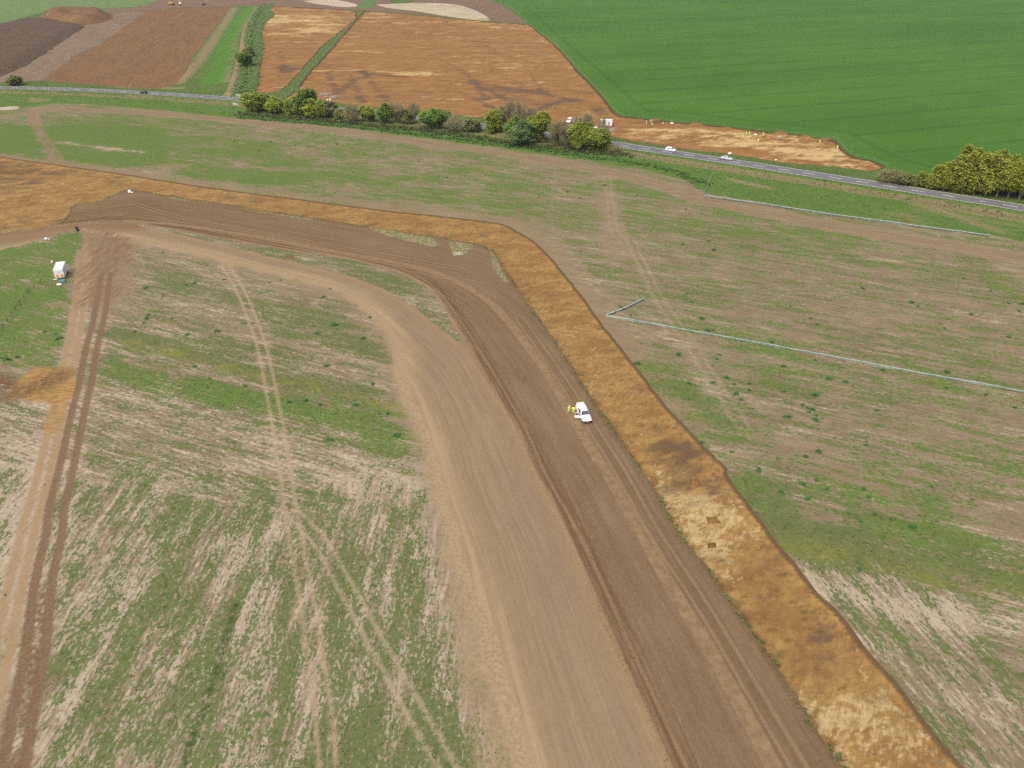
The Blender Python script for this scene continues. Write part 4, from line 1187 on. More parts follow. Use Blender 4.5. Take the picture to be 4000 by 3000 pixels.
for (ox, oy, sc_), pts in (((1900, 700, 2.212), [(1020, 55), (1300, 140), (1750, 295), (1725, 260), (1920, 535), (1965, 615), (1700, 565), (815, 620), (1245, 1180), (1955, 1310), (1910, 1310), (1340, 1425), (1660, 1520), (2010, 1520), (1990, 1555), (1955, 1612), (1305, 1600), (1770, 1065), (1735, 990), (1855, 1210), (1155, 1105), (700, 110), (735, 12), (785, 20), (890, 60), (455, 152), (805, 165)]),
        ((3000, 800, 2.212), [(1690, 640), (2075, 850), (2195, 860), (2170, 920), (1755, 950), (1240, 845), (1295, 880), (1555, 990), (1490, 1028), (1525, 1068), (35, 1188), (410, 1345), (130, 1400), (525, 1508), (1540, 1585), (1880, 1645), (405, 1645), (140, 1615), (425, 1035), (370, 985), (1920, 745), (820, 725), (200, 875), (2080, 1145), (990, 1428), (1545, 1450), (670, 1530)]),
        ((2000, 1450, 2.212), [(1850, 60), (1915, 115), (1530, 110), (1735, 102), (1935, 200), (1980, 245), (2050, 110), (2045, 165), (2130, 855), (1640, 620), (1900, 700)]),
        ((3000, 1550, 2.212), [(300, 70), (340, 95), (385, 110), (355, 130), (410, 200), (420, 160), (170, 175), (940, 120), (850, 420), (825, 800), (1415, 780), (1765, 890), (325, 515), (420, 715), (2130, 95), (795, 1490), (440, 475), (300, 755), (510, 800), (865, 870), (700, 1010), (800, 1080), (1060, 1060), (1240, 1130), (920, 1020), (120, 820), (340, 880)]),
        ((0, 600, 2.212), [(1405, 855), (1935, 1090), (1610, 1135), (1680, 1120), (1255, 1165), (1405, 1220), (1280, 1395), (1265, 1425), (1485, 1425), (1240, 1465), (2105, 1470), (1875, 1540), (1620, 1565), (1160, 1540), (480, 1560), (505, 1600), (385, 1540)]),
        ((1000, 1350, 2.212), [(555, 515), (860, 520), (1065, 590), (1135, 590), (610, 175), (285, 490), (1010, 335), (430, 480), (1215, 780), (640, 820)]),
        ((0, 1350, 2.212), [(1685, 180), (1810, 285), (2115, 350), (20, 105), (60, 120), (150, 100), (95, 130)]),
        ((1000, 600, 2.212), [(985, 1415), (670, 1480), (705, 1478), (495, 1495), (530, 1555), (930, 1595), (215, 1095), (640, 1168), (580, 1240), (120, 1115), (1405, 60), (1700, 100), (1980, 190), (1650, 210), (935, 10), (1055, 20)]),
        ((900, 300, 2.765), [(155, 675), (335, 740), (840, 755), (305, 800), (425, 705), (40, 700), (700, 740), (1150, 730)])):
    _w += [(ox + x / sc_, oy + y / sc_) for x, y in pts]
rw = random.Random(5)
def zone_label(px, py):
    if px < 1600 and py > 930:
        return 'dark green leafy weed in the stubble left of the haul track', 'weeds in the left stubble'
    if py < 720:
        return 'dark green leafy weed in the stubble below the hedge of trees', 'weeds below the hedge'
    return 'dark green leafy weed in the stubble right of the orange strip', 'weeds in the right stubble'
for i, (px, py) in enumerate(_w):
    x, y = G(px, py)
    lb, gp = zone_label(px, py)
    o = tag(link('weed', WEEDS[i % 7]), lb, 'weed', gp)
    o.location = (x, y, Hp(x, y))
    s_ = rw.uniform(0.8, 1.15) if rw.random() < .6 else rw.uniform(1.15, 1.8)
    o.scale = (s_ * rw.uniform(.8, 1.3), s_ * rw.uniform(.7, 1.0), s_ * rw.uniform(.6, .95))
    o.rotation_euler = (0, 0, rw.uniform(0, 6.28))

# ------------------------------------------------------------------ trees
M_BARK = plain('bark', C(112, 98, 78), 0.95, 0.05, 0.3, 0.3)
M_BARK_P = plain('pale_bark', C(150, 136, 108), 0.95, 0.05, 0.25, 0.3)
LEAF = dict(lime=leaf_material('lime_leaves', C(176, 190, 68), C(224, 232, 112), 0.45),
            green=leaf_material('green_leaves', C(136, 174, 72), C(194, 216, 116), 0.45),
            olive=leaf_material('olive_leaves', C(160, 164, 94), C(206, 206, 134), 0.45),
            brown=leaf_material('budding_twigs', C(178, 166, 118), C(218, 208, 156), 0.45),
            bare=leaf_material('pale_twigs', C(188, 172, 132), C(228, 214, 168), 0.45),
            chestnut=leaf_material('chestnut_leaves', C(136, 170, 104), C(192, 214, 146), 0.45, C(206, 212, 180)),
            poplar=leaf_material('poplar_leaves', C(198, 202, 70), C(236, 238, 120), 0.45))
def tube(v, f, a, b, ra, rb, k=5):
    a, b = np.asarray(a, float), np.asarray(b, float)
    d = b - a
    d = d / (np.linalg.norm(d) + 1e-9)
    u = np.cross(d, [0.3, 0.9, 0.1]); u /= np.linalg.norm(u)
    w = np.cross(d, u)
    i0 = len(v)
    for c, r in ((a, ra), (b, rb)):
        for q in range(k):
            an = 2 * math.pi * q / k
            v.append(c + (u * math.cos(an) + w * math.sin(an)) * r)
    for q in range(k):
        f.append((i0 + q, i0 + (q + 1) % k, i0 + k + (q + 1) % k, i0 + k + q))
def tree(name, label, px, py, h, w, kind, seed, cat='tree', low=0.12, group=None, lean=0.0, dens=1.0):
    r = np.random.default_rng(seed)
    x, y = G(px, py)
    root = thing(name, label, cat, (x, y, Hp(x, y) - 0.25), 0.0, group)
    twiggy = kind in ('bare', 'brown')
    # crown: leaf clumps spread through an uneven ellipsoid
    ncl = int((34 + 1.7 * w * h) * (0.8 if twiggy else 1.0))
    cc = []
    ph = r.uniform(0, 6.28, 4)
    while len(cc) < ncl:
        p = r.uniform(-1, 1, 3)
        q = np.linalg.norm(p)
        if q > 1 or q < 0.4 and r.random() < 0.7:
            continue
        a = math.atan2(p[1], p[0])
        lim = 0.72 + 0.16 * math.sin(2 * a + ph[0]) + 0.14 * math.sin(3 * a + ph[1] + 3 * p[2]) + 0.14 * math.sin(4 * p[2] + ph[2])
        if q > lim:
            continue
        if p[2] < 0:
            sh = 1.0
        elif kind in ('bare', 'poplar'):
            sh = 1.0 - 0.55 * p[2]
        else:
            sh = 1.0 - 0.12 * p[2]
        cc.append((p[0] * w * .66 * sh + lean * p[2], p[1] * w * .66 * sh, h * (low + (1 - low) * (0.5 + 0.5 * p[2] / 0.9))))
    cc = np.array(cc)
    # trunk and limbs
    v, f = [], []
    top = np.array([lean * .4, 0, h * (0.8 if twiggy else 0.62)])
    rt = 0.05 + 0.022 * h
    mids = [np.array([0, 0, 0.0]), np.array([r.normal(0, .12), r.normal(0, .12), h * .3]), top]
    tube(v, f, mids[0], mids[1], rt, rt * .7, 7)
    tube(v, f, mids[1], mids[2], rt * .7, rt * .3, 6)
    for c in cc[:: (2 if twiggy else 4)]:
        t = min(max(c[2] / h - 0.28, 0.08), 0.75)
        s0 = mids[0] + (top - mids[0]) * t
        tube(v, f, s0, c, rt * .28, rt * .06 + .01, 3)
    trunk = link('trunk', tri_mesh('trunk', v, f, None, True) if False else None_mesh('trunk', v, f), M_BARK_P if kind in ('bare', 'poplar') else M_BARK, root)
    # foliage
    if twiggy:
        K = int((34 if kind == 'bare' else 46) * dens)
        N = ncl * K
        base = np.repeat(cc, K, 0) + r.normal(0, [0.35, 0.35, 0.45], (N, 3)) * (w / 8 + .4)
        dirv = np.stack([r.normal(0, .33, N), r.normal(0, .33, N), r.uniform(.5, 1.2, N)], 1) if kind == 'bare' else np.stack([r.normal(0, .7, N), r.normal(0, .7, N), r.uniform(-.2, 1.0, N)], 1)
        L = r.uniform(.5, 1.3, N)[:, None]
        wd = r.uniform(.025, .06, N)[:, None] if kind == 'bare' else r.uniform(.04, .11, N)[:, None]
        an = r.uniform(0, 6.28, N)
        sd = np.stack([np.cos(an), np.sin(an), np.zeros(N)], 1) * wd
        vv = np.stack([base - sd, base + sd, base + dirv * L], 1).reshape(-1, 3)
        ff = np.arange(N * 3).reshape(-1, 3)
        tt = np.repeat(np.clip(np.repeat(r.random(ncl), K) * .6 + r.random(N) * .4, 0, 1), 3)
    else:
        K = int(62 * dens)
        N = ncl * K
        base = np.repeat(cc, K, 0) + r.normal(0, [0.48, 0.48, 0.38], (N, 3)) * (0.55 + w / 16)
        nn = r.normal(0, 1, (N, 3)); nn[:, 2] = np.abs(nn[:, 2]) + 2.2
        nn /= np.linalg.norm(nn, axis=1)[:, None]
        u = np.cross(nn, r.normal(0, 1, (N, 3))); u /= np.linalg.norm(u, axis=1)[:, None]
        q = np.cross(nn, u)
        s = r.uniform(.28, .52, N)[:, None]
        vv = np.stack([base - u * s, base - q * s * .6, base + u * s, base + q * s * .6], 1).reshape(-1, 3)
        ff = np.arange(N * 4).reshape(-1, 4)
        cap = 0.8 if kind == 'chestnut' else 1.0
        t0 = np.repeat(r.random(ncl), K) * .55 + r.random(N) * .45
        tt = np.repeat(np.clip(t0, 0, 1) * cap, 4)
        if kind == 'chestnut':      # upright flower candles over the outer clumps
            fl = cc[cc[:, 2] > h * .3]
            fl = fl[r.integers(0, len(fl), 110)] + r.normal(0, .45, (110, 3))
            a = []
            for c in fl:
                for g_ in range(3):
                    an = r.uniform(0, 6.28)
                    d = np.array([math.cos(an), math.sin(an), 0]) * .11
                    a += [c - d, c + d, c + d * .4 + [0, 0, .5], c - d * .4 + [0, 0, .5]]
            k0 = len(vv)
            vv = np.vstack([vv, np.array(a)])
            ff = np.vstack([ff, np.arange(k0, k0 + len(a)).reshape(-1, 4)])
            tt = np.concatenate([tt, np.ones(len(a))])
    vv[:, 2] = np.maximum(vv[:, 2], 0.05)
    me = tri_mesh('crown', vv, ff, {'tint': tt}, True)
    out = vv - np.array([0, 0, h * .45])
    out /= np.linalg.norm(out, axis=1)[:, None] + 1e-6
    nv = out * 0.6 + np.array([0, 0, 1.0]) + r.normal(0, .2, vv.shape)
    nv /= np.linalg.norm(nv, axis=1)[:, None]
    if not twiggy:
        me.normals_split_custom_set_from_vertices([tuple(q) for q in nv])
    link('crown', me, LEAF[kind], root)
    return root
def None_mesh(name, v, f):
    me = bpy.data.meshes.new(name)
    me.from_pydata([tuple(p) for p in v], [], f)
    me.polygons.foreach_set('use_smooth', [True] * len(me.polygons))
    return me

HG = 'hedgerow trees along the near side of the road'
for i, (lb, px, py, h, w, kd) in enumerate([
    ('wide lime green bush at the left end of the hedge beside the white railing', 1003, 436, 8.8, 12.0, 'lime'),
    ('lime green bush, second from the left end of the hedge', 1075, 440, 7.6, 9.0, 'lime'),
    ('lime bush directly left of the tallest dark green hedge tree', 1150, 446, 7.5, 8.0, 'lime'),
    ('tall mid green tree rising above the left half of the hedge', 1200, 452, 12.5, 11.0, 'green'),
    ('lime green bush in front of the tall mid green tree', 1238, 461, 8.6, 8.5, 'lime'),
    ('brownish budding bush right of the tall mid green tree', 1284, 456, 7.6, 7.0, 'olive'),
    ('low dark olive bush in a gap showing the road', 1330, 462, 4.5, 5.5, 'olive'),
    ('brown twiggy tree with a visible pale trunk in the left hedge', 1374, 477, 8.2, 9.0, 'brown'),
    ('pale lime bush right of the brown twiggy tree', 1436, 471, 6.6, 8.0, 'lime'),
    ('bright green upright tree in the middle of the left hedge', 1506, 478, 9.6, 7.0, 'green'),
    ('olive brown tree touching the bright green upright tree', 1549, 478, 9.2, 7.0, 'brown'),
    ('dull grey green bush right of the olive brown tree', 1588, 480, 6.0, 6.0, 'olive'),
    ('thin bare tree standing out against the orange excavation', 1618, 481, 9.6, 5.5, 'bare'),
    ('round bright green tree with road showing on both sides', 1698, 499, 8.4, 11.5, 'green'),
    ('brown leafless round tree right of the round bright green tree', 1775, 513, 7.2, 9.0, 'brown'),
    ('small olive bush before the gap left of the bare poplars', 1845, 513, 5.2, 6.5, 'olive'),
    ('lime green upright tree left of the bare poplars', 1933, 516, 9.0, 7.0, 'lime'),
    ('tall bare poplar, leftmost of the row of five', 1968, 505, 12.0, 4.6, 'bare'),
    ('tall bare poplar, second from left in the row of five', 1994, 508, 12.6, 4.6, 'bare'),
    ('tall bare poplar, middle one in the row of five', 2022, 510, 12.4, 4.8, 'bare'),
    ('tall bare poplar, fourth from left in the row of five', 2050, 512, 12.2, 4.8, 'bare'),
    ('tall bare poplar, rightmost of the row of five', 2075, 514, 11.2, 4.6, 'bare'),
    ('mid green tree behind the flowering chestnut', 2008, 535, 8.6, 7.0, 'green'),
    ('pale green flowering chestnut tree with white candles at the field edge', 2041, 567, 10.8, 9.4, 'chestnut'),
    ('tall yellow green tree right of the flowering chestnut', 2108, 550, 12.0, 9.5, 'lime'),
    ('brown budding tree left of the brown bush at the field edge', 2180, 568, 10.5, 8.0, 'brown'),
    ('brown budding bush left of the big yellow green tree', 2224, 578, 9.6, 7.5, 'brown'),
    ('thin bare tree in front of the parked white van', 2252, 548, 11.0, 5.0, 'bare'),
    ('thin bare tree in front of the parked grey car', 2290, 548, 11.4, 5.0, 'bare'),
    ('big yellow green tree hiding the road bend, left stem', 2272, 584, 10.5, 9.0, 'lime'),
    ('big yellow green tree hiding the road bend, right stem', 2322, 590, 10.2, 9.0, 'lime'),
    ('thin bare tree in front of the white site cabin', 2350, 556, 9.5, 5.0, 'bare'),
    ('low lime shoot at the right end of the hedge', 2370, 589, 5.2, 4.0, 'lime'),
    ('low brown scrub at the right end of the hedge', 2400, 594, 2.8, 5.0, 'brown')]):
    tree('hedge_bush' if 'bush' in lb or 'scrub' in lb or 'shoot' in lb else 'hedge_tree', lb, px, py, h, w, kd, 900 + i, 'bush' if 'bush' in lb or 'scrub' in lb or 'shoot' in lb else 'tree', 0.06 if kd != 'bare' else 0.2, HG)
# scrub under the hedge
rs = np.random.default_rng(12)
Lh = resample(GA([(930, 447), (1211, 468), (1442, 490), (1702, 516), (1958, 555), (2141, 580), (2373, 602), (2460, 610)]), 0.18)
Ps = Lh + rs.normal(0, 1.7, Lh.shape)
tufts('bramble_scrub', Ps, H(Ps) - 0.2, (0.6, 1.9), (0.5, 1.1), 7, leaf_material('bramble_leaves', C(104, 122, 72), C(156, 156, 102), 0.4), 'dark bramble scrub under the hedge trees', 71)
Lh = resample(GA([(930, 459), (1211, 480), (1442, 503), (1702, 534), (1958, 568), (2141, 592), (2373, 622), (2500, 640), (2640, 668), (2760, 720)]), 0.25)
Ps = Lh + rs.normal(0, 1.5, Lh.shape)
tufts('nettle_margin', Ps, H(Ps) - 0.05, (0.4, 0.9), (0.5, 0.9), 6, leaf_material('nettle_leaves', C(90, 134, 66), C(136, 176, 92), 0.4), 'dense dark green nettles at the foot of the hedge', 72)

# reeds and tall grass in the ditch beside the farm track
Lr = np.vstack([offset(resample(DITCH, 0.9), q) for q in (-5, -3.5, -2, 2, 3.5, 5, 6.5)])
Pr = Lr + rs.normal(0, .8, Lr.shape)
tufts('ditch_reeds', Pr, Pr[:, 0] * 0 - 0.15, (0.4, 0.8), (0.7, 1.3), 5, leaf_material('reed_leaves', C(126, 158, 88), C(172, 196, 124), 0.45), 'tall green growth lining the ditch beside the farm track', 73)

# right of the excavation: bushes and the poplar belt
for i, (lb, px, py, h, w, kd) in enumerate([
    ('brown twiggy bush at the pointed end of the excavation', 3470, 712, 5.0, 7.5, 'brown'), ('olive twiggy bush between the excavation tip and the poplars', 3515, 716, 4.6, 6.5, 'olive'),
    ('small olive bush left of the poplar belt', 3565, 722, 3.2, 5.0, 'olive'), ('small lime bush at the left foot of the poplar belt', 3605, 724, 5.0, 4.5, 'lime')]):
    tree('roadside_bush', lb, px, py, h, w, kd, 1000 + i, 'bush', 0.04, 'bushes on the far side of the road')
_ord = ['first', 'second', 'third', 'fourth', 'fifth', 'sixth', 'seventh', 'eighth', 'ninth', 'tenth', 'eleventh']
for i, (px, dy, h) in enumerate([(3648, 0, 8.5), (3682, 0, 9.5), (3722, 2, 12.0), (3762, 0, 13.2), (3804, 2, 13.6), (3848, 0, 13.8), (3892, 1, 13.6), (3936, 0, 13.9), (3980, 2, 13.6), (4026, 0, 13.8), (4075, 0, 13.8)]):
    tree('poplar', 'yellow green poplar, %s from the left in the front row of the belt' % _ord[i], px, 737 + (px - 3640) * 0.117 + dy, h, 5.4, 'poplar', 1100 + i, 'tree', 0.05, 'poplar belt beside the road', dens=1.1)
for i, px in enumerate([3742, 3786, 3828, 3872, 3916, 3962, 4006, 4050]):
    tree('poplar', 'yellow green poplar, %s from the left in the back row of the belt' % _ord[i], px, 718 + (px - 3640) * 0.117, 14.2, 5.4, 'poplar', 1130 + i, 'tree', 0.05, 'poplar belt beside the road')
tree('field_bush', 'dark round bush beside the road in the far left', 60, 331, 5.4, 7.5, 'olive', 1201, 'bush', 0.04)
tree('field_bush', 'larger of the two bushes on the farm track ditch', 959, 257, 8.6, 8.8, 'green', 1202, 'bush', 0.05)
tree('field_bush', 'smaller of the two bushes on the farm track ditch', 974, 221, 6.4, 6.2, 'olive', 1203, 'bush', 0.05)

# ------------------------------------------------------------------ helpers for built objects
class MB:
    """collects boxes, tubes, lofts and quads into one mesh"""
    def __init__(s):
        s.v, s.f = [], []
    def quad(s, *p):
        k = len(s.v)
        s.v += [tuple(q) for q in p]
        s.f.append(tuple(range(k, k + len(p))))
        return s
    def box(s, cx, cy, cz, sx, sy, sz, rz=0.0, ry=0.0, rx=0.0, bev=0.0):
        m = Matrix.Translation((cx, cy, cz)) @ Matrix.Rotation(rz, 4, 'Z') @ Matrix.Rotation(ry, 4, 'Y') @ Matrix.Rotation(rx, 4, 'X')
        b = bev
        hx, hy, hz = sx / 2, sy / 2, sz / 2
        if b <= 0:
            loops = [[(-hx, -hy, z), (hx, -hy, z), (hx, hy, z), (-hx, hy, z)] for z in (-hz, hz)]
        else:
            def ring(z, i):
                return [(-hx + i + b, -hy + i, z), (hx - i - b, -hy + i, z), (hx - i, -hy + i + b, z), (hx - i, hy - i - b, z), (hx - i - b, hy - i, z), (-hx + i + b, hy - i, z), (-hx + i, hy - i - b, z), (-hx + i, -hy + i + b, z)]
            loops = [ring(-hz, b), ring(-hz + b, 0), ring(hz - b, 0), ring(hz, b)]
        s.loft([[tuple(m @ Vector(p)) for p in l] for l in loops])
        return s
    def loft(s, loops, caps=True, closed=True):
        k0 = len(s.v)
        n = len(loops[0])
        for l in loops:
            s.v += [tuple(p) for p in l]
        for i in range(len(loops) - 1):
            for j in range(n if closed else n - 1):
                a, b = k0 + i * n + j, k0 + i * n + (j + 1) % n
                s.f.append((a, b, b + n, a + n))
        if caps:
            s.f.append(tuple(k0 + j for j in range(n))[::-1])
            s.f.append(tuple(k0 + (len(loops) - 1) * n + j for j in range(n)))
        return s
    def tube(s, pts, r, k=6, r2=None):
        pts = [np.asarray(p, float) for p in pts]
        loops = []
        for i, p in enumerate(pts):
            d = pts[min(i + 1, len(pts) - 1)] - pts[max(i - 1, 0)]
            d = d / (np.linalg.norm(d) + 1e-9)
            u = np.cross(d, [0.21, 0.34, 0.91] if abs(d[2]) < .9 else [1, 0, 0.1])
            u /= np.linalg.norm(u)
            w = np.cross(d, u)
            rr = r if r2 is None else r + (r2 - r) * i / (len(pts) - 1)
            loops.append([tuple(p + (u * math.cos(2 * math.pi * q / k) + w * math.sin(2 * math.pi * q / k)) * rr) for q in range(k)])
        return s.loft(loops)
    def disc(s, c, axis, rs, ws, k=16):
        """lathe about `axis` through c: radii rs at offsets ws"""
        c, ax = np.asarray(c, float), np.asarray(axis, float)
        u = np.cross(ax, [0, 0, 1] if abs(ax[2]) < .9 else [1, 0, 0]); u /= np.linalg.norm(u)
        w = np.cross(ax, u)
        return s.loft([[tuple(c + ax * o + (u * math.cos(2 * math.pi * q / k) + w * math.sin(2 * math.pi * q / k)) * r) for q in range(k)] for r, o in zip(rs, ws)])
    def build(s, name, mat, parent=None, smooth_shade=False):
        me = bpy.data.meshes.new(name)
        me.from_pydata(s.v, [], s.f)
        bm = bmesh.new(); bm.from_mesh(me)
        bmesh.ops.recalc_face_normals(bm, faces=bm.faces)
        bm.to_mesh(me); bm.free()
        if smooth_shade:
            me.polygons.foreach_set('use_smooth', [True] * len(me.polygons))
        return link(name, me, mat, parent)

M_WHITE = plain('white_paint', (0.80, 0.80, 0.80, 1), 0.35, 0.5, 0.03)
M_SILVER = plain('silver_paint', (0.55, 0.56, 0.58, 1), 0.3, 0.5, 0.04)
M_NAVY = plain('navy_paint', (0.02, 0.026, 0.05, 1), 0.3, 0.5, 0.08)
M_GREYCAR = plain('grey_paint', (0.10, 0.10, 0.105, 1), 0.35, 0.5, 0.08)
M_GLASS = plain('tinted_glass', (0.06, 0.075, 0.09, 1), 0.08, 0.6, 0.05)
M_TYRE = plain('tyre_rubber', (0.02, 0.02, 0.02, 1), 0.85, 0.2, 0.15)
M_RIM = plain('alloy_rim', (0.5, 0.5, 0.51, 1), 0.4, 0.5, 0.05)
M_BLACK = plain('black_plastic', (0.025, 0.025, 0.028, 1), 0.6, 0.3, 0.15)
M_LAMP = plain('lamp_glass', (0.6, 0.62, 0.64, 1), 0.15, 0.6, 0.02)
M_RED = plain('red_lens', (0.45, 0.03, 0.02, 1), 0.3, 0.5, 0.05)
M_PLATE = plain('number_plate', (0.72, 0.72, 0.68, 1), 0.5, 0.3, 0.03)
M_YELLOW = plain('machine_yellow', (0.62, 0.36, 0.05, 1), 0.5, 0.4, 0.15)
M_HIVIS = plain('hi_vis_yellow', (0.74, 0.92, 0.16, 1), 0.8, 0.1, 0.06, 0.2)
M_STEEL = plain('galvanised_steel', (0.42, 0.43, 0.44, 1), 0.5, 0.4, 0.12, 0.5, 0.3)
M_TIMBER = plain('weathered_timber', C(170, 148, 112), 0.9, 0.1, 0.2, 0.3)
M_PLASTIC_W = plain('white_plastic', (0.78, 0.77, 0.74, 1), 0.6, 0.3, 0.06, 0.2)
M_GREEN = plain('green_mat', C(64, 132, 98), 0.8, 0.2, 0.15, 0.2)
M_TEAL = plain('teal_plastic', C(120, 178, 180), 0.6, 0.3, 0.1, 0.2)
M_INSIDE = plain('dark_interior', (0.03, 0.03, 0.032, 1), 0.9, 0.1, 0.2)

def bodyloop(x, zb, zt, w, tuck=0.10):
    return [(x, -w * .86, zb), (x, -w, zb + .18), (x, -w, zt - tuck * 1.6), (x, -w + tuck * .5, zt - tuck * .4), (x, -w + tuck * 2.2, zt),
            (x, w - tuck * 2.2, zt), (x, w - tuck * .5, zt - tuck * .4), (x, w, zt - tuck * 1.6), (x, w, zb + .18), (x, w * .86, zb)]
def cabloop(x, zb, zt, wb, wt):
    m = zb + (zt - zb) * .86
    wm = wb + (wt - wb) * .86
    return [(x, -wb, zb), (x, -wm, m), (x, -wt + .09, zt), (x, 0, zt + .002), (x, wt - .09, zt), (x, wm, m), (x, wb, zb)]
def glass_side(mb, A, B, sgn, f0=.16, f1=.84, u0=0.0, u1=1.0):
    """pane on one flank between two cabin stations (x, zb, zt, wb, wt)"""
    def pt(u, t):
        x = A[0] + (B[0] - A[0]) * u
        # each station's side slopes with its own top x
        zb, zt, wb, wt = [A[k] + (B[k] - A[k]) * u for k in (1, 2, 3, 4)]
        z = zb + (zt - zb) * t
        w = wb + (wt - wb) * t * .96
        return (x, sgn * (w + .012), z)
    mb.quad(pt(u0, f0), pt(u1, f0), pt(u1, f1), pt(u0, f1))
def vehicle(name, label, cat, loc, rz, paint, style, group=None, door=False):
    root = thing(name, label, cat, loc, rz, group)
    S = dict(
      suv=dict(body=[(-2.12, .42, .86, .74), (-2.05, .30, 1.0, .84), (-1.4, .24, 1.02, .90), (1.0, .24, 1.00, .90), (1.75, .26, .92, .86), (2.05, .30, .82, .78), (2.14, .40, .70, .66)],
               cab=[(-2.00, 1.0, 1.02, .82, .74), (-1.70, 1.0, 1.56, .82, .64), (-.2, 1.0, 1.63, .83, .66), (.45, 1.0, 1.58, .83, .64), (1.12, .98, 1.00, .82, .70)], wheel=.34, wx=(-1.30, 1.32)),
      sedan=dict(body=[(-2.25, .42, .80, .70), (-2.18, .30, .92, .80), (-1.4, .22, .95, .86), (.9, .22, .92, .87), (1.8, .24, .82, .84), (2.15, .28, .72, .74), (2.25, .38, .62, .60)],
               cab=[(-1.62, .93, .95, .78, .70), (-.95, .93, 1.38, .79, .60), (-.1, .93, 1.43, .80, .61), (.30, .93, 1.39, .80, .59), (1.02, .90, .93, .79, .68)], wheel=.31, wx=(-1.32, 1.38)),
      hatch=dict(body=[(-2.0, .42, .82, .70), (-1.95, .30, .94, .82), (-1.3, .22, .96, .87), (.9, .22, .94, .87), (1.65, .24, .84, .84), (1.95, .28, .74, .74), (2.04, .38, .64, .60)],
               cab=[(-1.92, .94, .96, .78, .70), (-1.40, .94, 1.42, .79, .60), (-.2, .94, 1.47, .80, .62), (.25, .94, 1.43, .80, .60), (.98, .91, .95, .79, .68)], wheel=.31, wx=(-1.22, 1.25)),
      van=dict(body=[(-2.42, .42, 1.15, .84), (-2.38, .30, 1.20, .92), (-1.4, .26, 1.22, .95), (1.2, .26, 1.18, .95), (1.95, .28, 1.02, .90), (2.30, .32, .86, .80), (2.40, .42, .74, .70)],
               cab=[(-2.40, 1.18, 1.20, .90, .84), (-2.30, 1.18, 1.92, .90, .76), (-.2, 1.18, 1.97, .91, .78), (.70, 1.18, 1.92, .91, .74), (1.50, 1.12, 1.16, .88, .74)], wheel=.33, wx=(-1.45, 1.50)),
      pickup=dict(body=[(-2.62, .55, 1.02, .82), (-2.58, .42, 1.08, .90), (-1.4, .36, 1.10, .93), (1.2, .36, 1.10, .93), (2.05, .38, 1.04, .90), (2.50, .42, .92, .82), (2.62, .55, .80, .72)],
               cab=[(-2.58, 1.08, 1.14, .86, .80), (-2.48, 1.08, 1.78, .86, .72), (-.9, 1.09, 1.82, .87, .74), (.42, 1.09, 1.78, .87, .70), (1.22, 1.06, 1.10, .86, .74)], wheel=.39, wx=(-1.55, 1.58)))[style]
    b = MB(); b.loft([bodyloop(*q) for q in S['body']])
    body = b.build('body', paint, root)
    c = MB(); c.loft([cabloop(*q) for q in S['cab']])
    roof = c.build('roof', paint, root)
    cb = S['cab']
    # panes
    w1, w0 = cb[-1], cb[-2]
    def front(a, bb, name):
        m = MB()
        def p(t, s):
            x = a[0] + (bb[0] - a[0]) * t
            z = (a[2] if a[2] > a[1] + .2 else a[1]) + ((bb[2] if bb[2] > bb[1] + .2 else bb[1]) - (a[2] if a[2] > a[1] + .2 else a[1])) * t
            w = (a[4] + (bb[3] - a[4]) * t) - .07
            nx = 1 if bb[0] > a[0] else -1
            return (x + nx * .02, s * w, z + .02)
        m.quad(p(.10, -1), p(.10, 1), p(.84, 1), p(.84, -1))
        m.build(name, M_GLASS, roof)
    front(w0, w1, 'windscreen')
    if style != 'pickup':
        front(cb[1], cb[0], 'rear_window')
    for sg in (-1, 1):
        if style in ('suv', 'sedan', 'hatch'):
            m = MB(); glass_side(m, cb[1], cb[2], sg, .18, .84, .12, .95); m.build('side_window', M_GLASS, roof)
            m = MB(); glass_side(m, cb[2], cb[3], sg, .18, .84, .05, .98); m.build('side_window', M_GLASS, roof)
        elif style == 'pickup':
            if not (door and sg < 0):
                m = MB(); glass_side(m, cb[2], cb[3], sg, .2, .82, .40, .96); m.build('side_window', M_GLASS, roof)
            else:
                m = MB(); glass_side(m, cb[2], cb[3], sg, .06, .9, .34, .98); m.build('door_opening', M_INSIDE, roof)
                m2 = MB(); m2.quad((-.36, -.945, .5), (1.0, -.945, .5), (1.0, -.945, 1.0), (-.36, -.945, 1.0)); m2.build('door_opening', M_INSIDE, root)
                m = MB(); glass_side(m, cb[2], cb[3], sg, .2, .82, .06, .30); m.build('side_window', M_GLASS, roof)
        else:
            m = MB(); glass_side(m, cb[2], cb[3], sg, .2, .82, .2, .96); m.build('side_window', M_GLASS, roof)
    # wheels
    for x in S['wx']:
        for sg in (-1, 1):
            r = S['wheel']
            y = sg * (S['body'][3][3] - .10)
            wh = MB(); wh.disc((x, y, r), (0, sg, 0), (r * .8, r, r, r * .86, r * .6), (-.11, -.09, .09, .115, .10), 18)
            wo = wh.build('wheel', M_TYRE, root, True)
            ri = MB(); ri.disc((x, y, r), (0, sg, 0), (r * .62, r * .58, r * .2), (.10, .118, .125), 14)
            ri.build('rim', M_RIM, wo)
    L0, L1 = S['body'][0], S['body'][-1]
